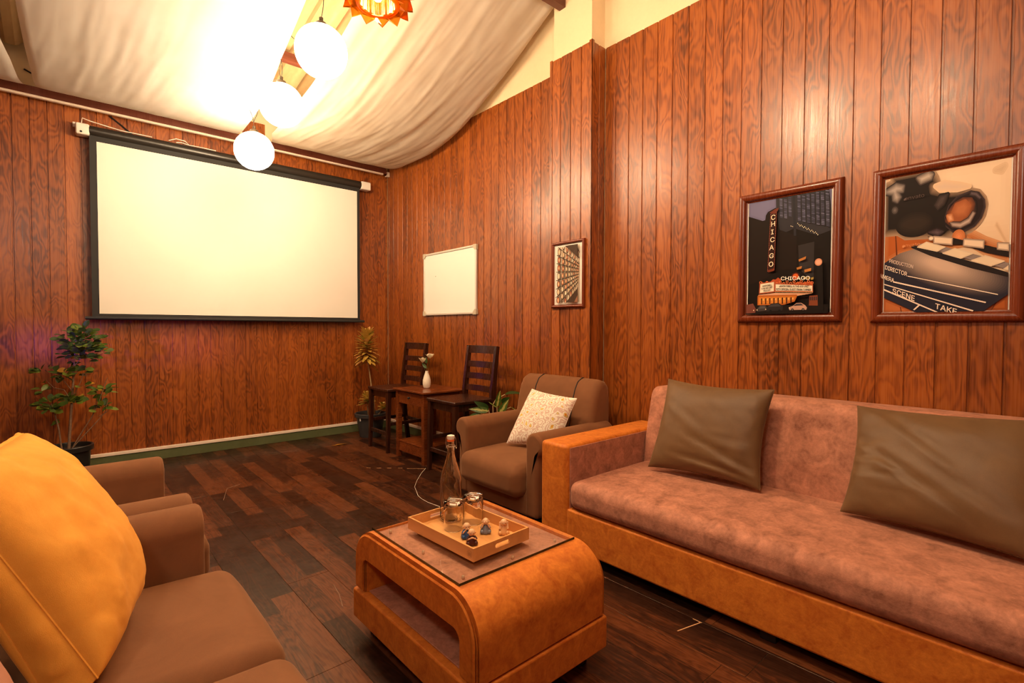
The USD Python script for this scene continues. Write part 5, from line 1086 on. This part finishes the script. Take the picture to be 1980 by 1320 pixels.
# ficus in the black pot, far left
fp = thing('potted_plant', 'leafy green ficus shrub in a black pot on the floor below the screen', 'potted plant', (.02, 5.21, 0))
pot(fp, .115, .142, .285, BLACKP)
W0 = np.array((.02, 5.21, 0))
def L(x, z, y=5.21): return np.array((x, y, z))-W0
stems = [([(.02, .25), (.030, .42), (.042, .60), (.055, .80), (.065, .96), (.075, 1.10)], .0105, .005), ([(-.02, .25), (-.035, .42), (-.058, .55), (-.075, .62)], .0065, .004), ([(.04, .26), (.10, .38), (.165, .50), (.205, .60), (.235, .72), (.262, .80)], .0045, .0025),
         ([(.04, .26), (.12, .36), (.20, .46), (.245, .52), (.262, .62)], .0042, .0025), ([(.205, .49), (.255, .52), (.285, .565)], .003, .002), ([(.062, .90), (.10, .96), (.13, 1.0)], .004, .0025), ([(.05, .70), (.0, .79), (-.05, .83)], .004, .0022), ([(.045, .62), (.0, .72), (-.06, .74), (-.10, .80)], .003, .002), ([(.055, .80), (.075, .86), (.13, .87)], .003, .002), ([(.165, .50), (.19, .60), (.195, .68)], .003, .002), ([(.05, .66), (.10, .78), (.115, .84)], .003, .002)]
for i, (pts, r0, r1) in enumerate(stems):
    P = np.array([L(x, z, 5.21+.03*math.sin(i*2.1)*k/len(pts)) for k, (x, z) in enumerate(pts)])
    tt = np.linspace(0, len(P)-1, 4*len(P)); P = np.stack([np.interp(tt, range(len(P)), P[:, a]) for a in range(3)], 1)
    obj('stem', tube(P, np.linspace(r0, r1, len(P)), 7), BARK, fp)
clusters = [((.100, 1.065), (.135, .130, .140), 210), ((.235, 1.01), (.03, .04, .045), 8), ((.081, .863), (.050, .05, .045), 16), ((.008, .841), (.040, .04, .025), 9), ((-.097, .877), (.060, .05, .035), 13), ((-.133, .72), (.030, .03, .025), 6), ((-.085, .603), (.062, .06, .050), 26), ((.028, .640), (.075, .06, .050), 30), ((.239, .694), (.074, .06, .050), 20), ((.226, .549), (.050, .04, .03), 10), ((-.08, .446), (.018, .02, .015), 3), ((.103, .746), (.030, .03, .02), 6), ((-.11, .785), (.01, .01, .01), 2), ((-.042, .783), (.015, .015, .014), 2)]
shp = lambda q: np.sin(np.pi*np.clip(q, 0, 1)**1.15)**.6
for (cx, cz), rad, n in clusters:
    for k in range(n):
        o = R2.randn(3); o /= np.linalg.norm(o); o *= R2.rand()**.4; p = L(cx, cz)+o*np.array(rad)
        d = np.array([o[0], o[1], .30*o[2]+.25])+R2.randn(3)*.35; d[2] = d[2]*.6
        mt = LEAF_Y if (R2.rand() < .02) else (LEAF_L if R2.rand() < (.22 if n > 50 else .38) else LEAF_D)
        obj('leaf', leaf(p, d, (R2.randn()*.4-.2, R2.randn()*.4-.7, 1), .052+.018*R2.rand(), .034+.012*R2.rand(), .12, .18, 5, shp), mt, fp, smooth=True)
obj('leaf', leaf(L(.180, .715), (.8, -.3, -.15), (0, -.5, 1), .062, .030, .2, .1, 5, shp), LEAF_Y, fp, smooth=True, label='yellowed leaf')
obj('leaf', leaf(L(-.010, .622), (.9, -.4, .05), (0, -.5, 1), .065, .030, .1, .1, 5, shp), LEAF_Y, fp, smooth=True, label='yellowed leaf')

# croton in the grey pot, in the corner
cp = thing('potted_plant', 'croton with long yellow leaves in a dark grey pot by the corner chair', 'potted plant', (2.555, 5.25, 0))
pot(cp, .115, .160, .262, GREYP)
obj('plant_tag', bar((-.150, -.062, .19), (-.150, -.062, .255), .012, .0015, 0), PLASTICW, cp)
def curve(pts, n=24):
    P = np.array(pts, float); tt = np.linspace(0, len(P)-1, n); return np.stack([np.interp(tt, range(len(P)), P[:, a]) for a in range(3)], 1)
obj('stem', tube(curve([(.05, .0, .23), (.035, -.01, .42), (.0, -.02, .57), (-.025, -.03, .72), (-.048, -.03, .83), (-.055, -.03, 1.12)]), np.linspace(.010, .005, 24), 8), CANE, cp)
obj('stem', tube(curve([(-.045, -.05, .23), (-.065, -.07, .30), (-.075, -.08, .36), (-.078, -.08, .44)]), np.linspace(.010, .006, 24), 8), CANE, cp)
obj('stem', tube(curve([(-.01, -.04, .23), (-.03, -.06, .30), (-.045, -.06, .37)]), np.linspace(.006, .004, 24), 8), CANE, cp)
obj('stem', tube(curve([(.06, -.05, .23), (.09, -.06, .27), (.12, -.06, .30)]), np.linspace(.006, .004, 24), 8), CANE, cp)
cs = lambda q: np.sin(np.pi*np.clip(q, 0, 1)**.75)**.5
def whorl(c, r, z0, z1, n, ln, down=0):
    for k in range(n):
        u = k/max(n-1, 1); z = z0+(z1-z0)*u; a = k*2.39996+R2.rand()*.4; tilt = (-.25+1.5*u**1.5)+down
        d = (math.cos(a), math.sin(a), tilt); l = ln*(1.05-.35*u)*(.85+.3*R2.rand())
        mt = CROTON[0] if R2.rand() < .55+.25*u else CROTON[1 if R2.rand() < .6 else 2]
        obj('leaf', leaf(np.array((c[0], c[1], z)), d, (0, 0, 1), l, .040+.014*R2.rand(), .16*(1-u)+.02, .22, 6, cs), mt, cp, smooth=True)
whorl((-.052, -.03), 0, .86, 1.14, 120, .16)
whorl((-.048, -.03), 0, .82, .87, 6, .17, -.25)
whorl((-.078, -.08), 0, .37, .47, 40, .10, .3)
whorl((-.045, -.06), 0, .35, .38, 7, .07)
whorl((.125, -.06), 0, .28, .33, 18, .09, .3)

# dumb cane behind the armchair
dp = thing('potted_plant', 'plant with broad yellow-green streaked leaves behind the brown armchair', 'potted plant', (2.60, 3.075, 0))
pot(dp, .075, .10, .40, GREYP)
D0 = np.array((2.60, 3.075, 0))
ds = lambda q: np.sin(np.pi*np.clip(q, 0, 1)**.62)**.8
DS = np.array([.764, -.646, 0]); DN = np.array([-.646, -.764, 0])       # along the leaf fan, and towards the room
def dpt(a, z, o=0.0): return DS*a+DN*o+np.array([0, 0, z])
def cane_leaf(a0, a1, wd, bend=.12, out0=0., out1=.03, mt=DUMB, up=None, fold=.18, stalk=None):
    p, q_ = dpt(*a0, out0), dpt(*a1, out1); d = q_-p; ln = np.linalg.norm(d)
    m, uv = leaf(p, d, up if up is not None else DN+np.array([0, 0, .35]), ln, wd, bend, fold, 9, ds, uv=True)
    obj('leaf', m, mt, dp, smooth=True, uv=uv)
    if stalk: obj('stalk', tube(curve([dpt(*stalk[0]), *[dpt(*k) for k in stalk[1:]], tuple(p)], 12), .0042, 6), CANE, dp)
cane_leaf((-.018, .575), (.006, .708), .050, .05, stalk=[(-.01, .36), (-.017, .50)])
cane_leaf((-.085, .545), (-.240, .566), .052, .10, stalk=[(-.03, .36), (-.07, .50)])
cane_leaf((-.088, .548), (-.187, .622), .060, .22, out0=-.02, mt=DUMB_D, stalk=[(-.03, .36), (-.075, .50)])
cane_leaf((-.145, .520), (-.280, .480), .050, .22, stalk=[(-.04, .36), (-.12, .50)])
m, uv = leaf(dpt(.045, .672, -.02), DS+np.array([0, 0, .42]), DN*.25+np.array([-.3, .3, 1]), .185, .075, .62, .12, 12, ds, uv=True)
obj('leaf', m, DUMB_D, dp, smooth=True, uv=uv)
obj('stalk', tube(curve([dpt(-.02, .36), dpt(-.049, .51), dpt(-.051, .594), dpt(-.026, .637), dpt(.045, .672, -.02)], 20), .0042, 6), CANE, dp)
cane_leaf((0, .522), (.072, .640), .058, .08, out0=.02, stalk=[(.0, .36), (.0, .45)])
cane_leaf((.02, .60), (.075, .655), .05, .1, out0=-.04, mt=DUMB_D)
cane_leaf((.093, .573), (.165, .535), .030, .15, up=(0, 0, 1), stalk=[(.01, .36), (.025, .528), (.06, .56)])
cane_leaf((-.019, .573), (-.088, .622), .012, .0, out0=.02)
cane_leaf((.02, .44), (.10, .50), .045, .2); cane_leaf((-.05, .43), (-.13, .47), .05, .2)

vs = thing('vase', 'small speckled cream ceramic vase on the side table', 'vase', (2.545, 4.065, ZT))
obj('body', lathe([(0, 0), (.022, 0), (.030, .006), (.036, .028), (.0385, .052), (.036, .080), (.028, .110), (.019, .136), (.0145, .152), (.0155, .160), (.013, .161), (.0115, .152), (.016, .134), (0, .12)], 36), CERAMIC, vs, smooth=60)
V0 = np.array((2.545, 4.065, ZT))
def flower(label, tip, open_, seed):
    rs = np.random.RandomState(seed); t = thing('flower', label, 'flower', tuple(V0))
    tip = np.array(tip)
    obj('stem', tube(curve([(tip[0]*.09, tip[1]*.09, .128), (tip[0]*.12, tip[1]*.12, .165), (tip[0]*.55, tip[1]*.55, tip[2]*.72), tuple(tip)], 18), .0018, 6), LEAF_D, t)
    for k in range(8):
        inner = k >= 5; a = k*2*np.pi/(3 if inner else 5)+seed; o = open_*(.55 if inner else 1)
        d = np.array((math.cos(a)*o, math.sin(a)*o, 1.0 if inner else .62))
        obj('petal', leaf(tip-np.array((0, 0, .008)), d, -np.array((math.cos(a), math.sin(a), -.6)), .052 if inner else .062, .036, -.18, .35, 7, lambda q: np.sin(np.pi*np.clip(q, 0, 1)**1.1)**.55), PETAL, t, smooth=True)
    obj('centre', mv(trimesh.creation.icosphere(2, .009), *(tip+np.array((0, 0, .006)))), LEAF_L, t, smooth=True)
    return t
sr = np.array([.747, -.664, 0])
fl = flower('white magnolia bloom lower on the left in the speckled vase', tuple(-.038*sr+np.array((0, 0, .245))), .75, 1)
fl2 = flower('white magnolia bloom higher on the right in the speckled vase', tuple(.030*sr+np.array((0, 0, .285))), .95, 4)
for d_, z_ in ((-1, .185), (-.3, .23)):
    obj('leaf', leaf((0, 0, z_), sr*d_*.5+np.array((0, 0, .6)), (-.6, -.7, .3), .065, .030, .1, .2, 6), LEAF_D, fl, smooth=True)
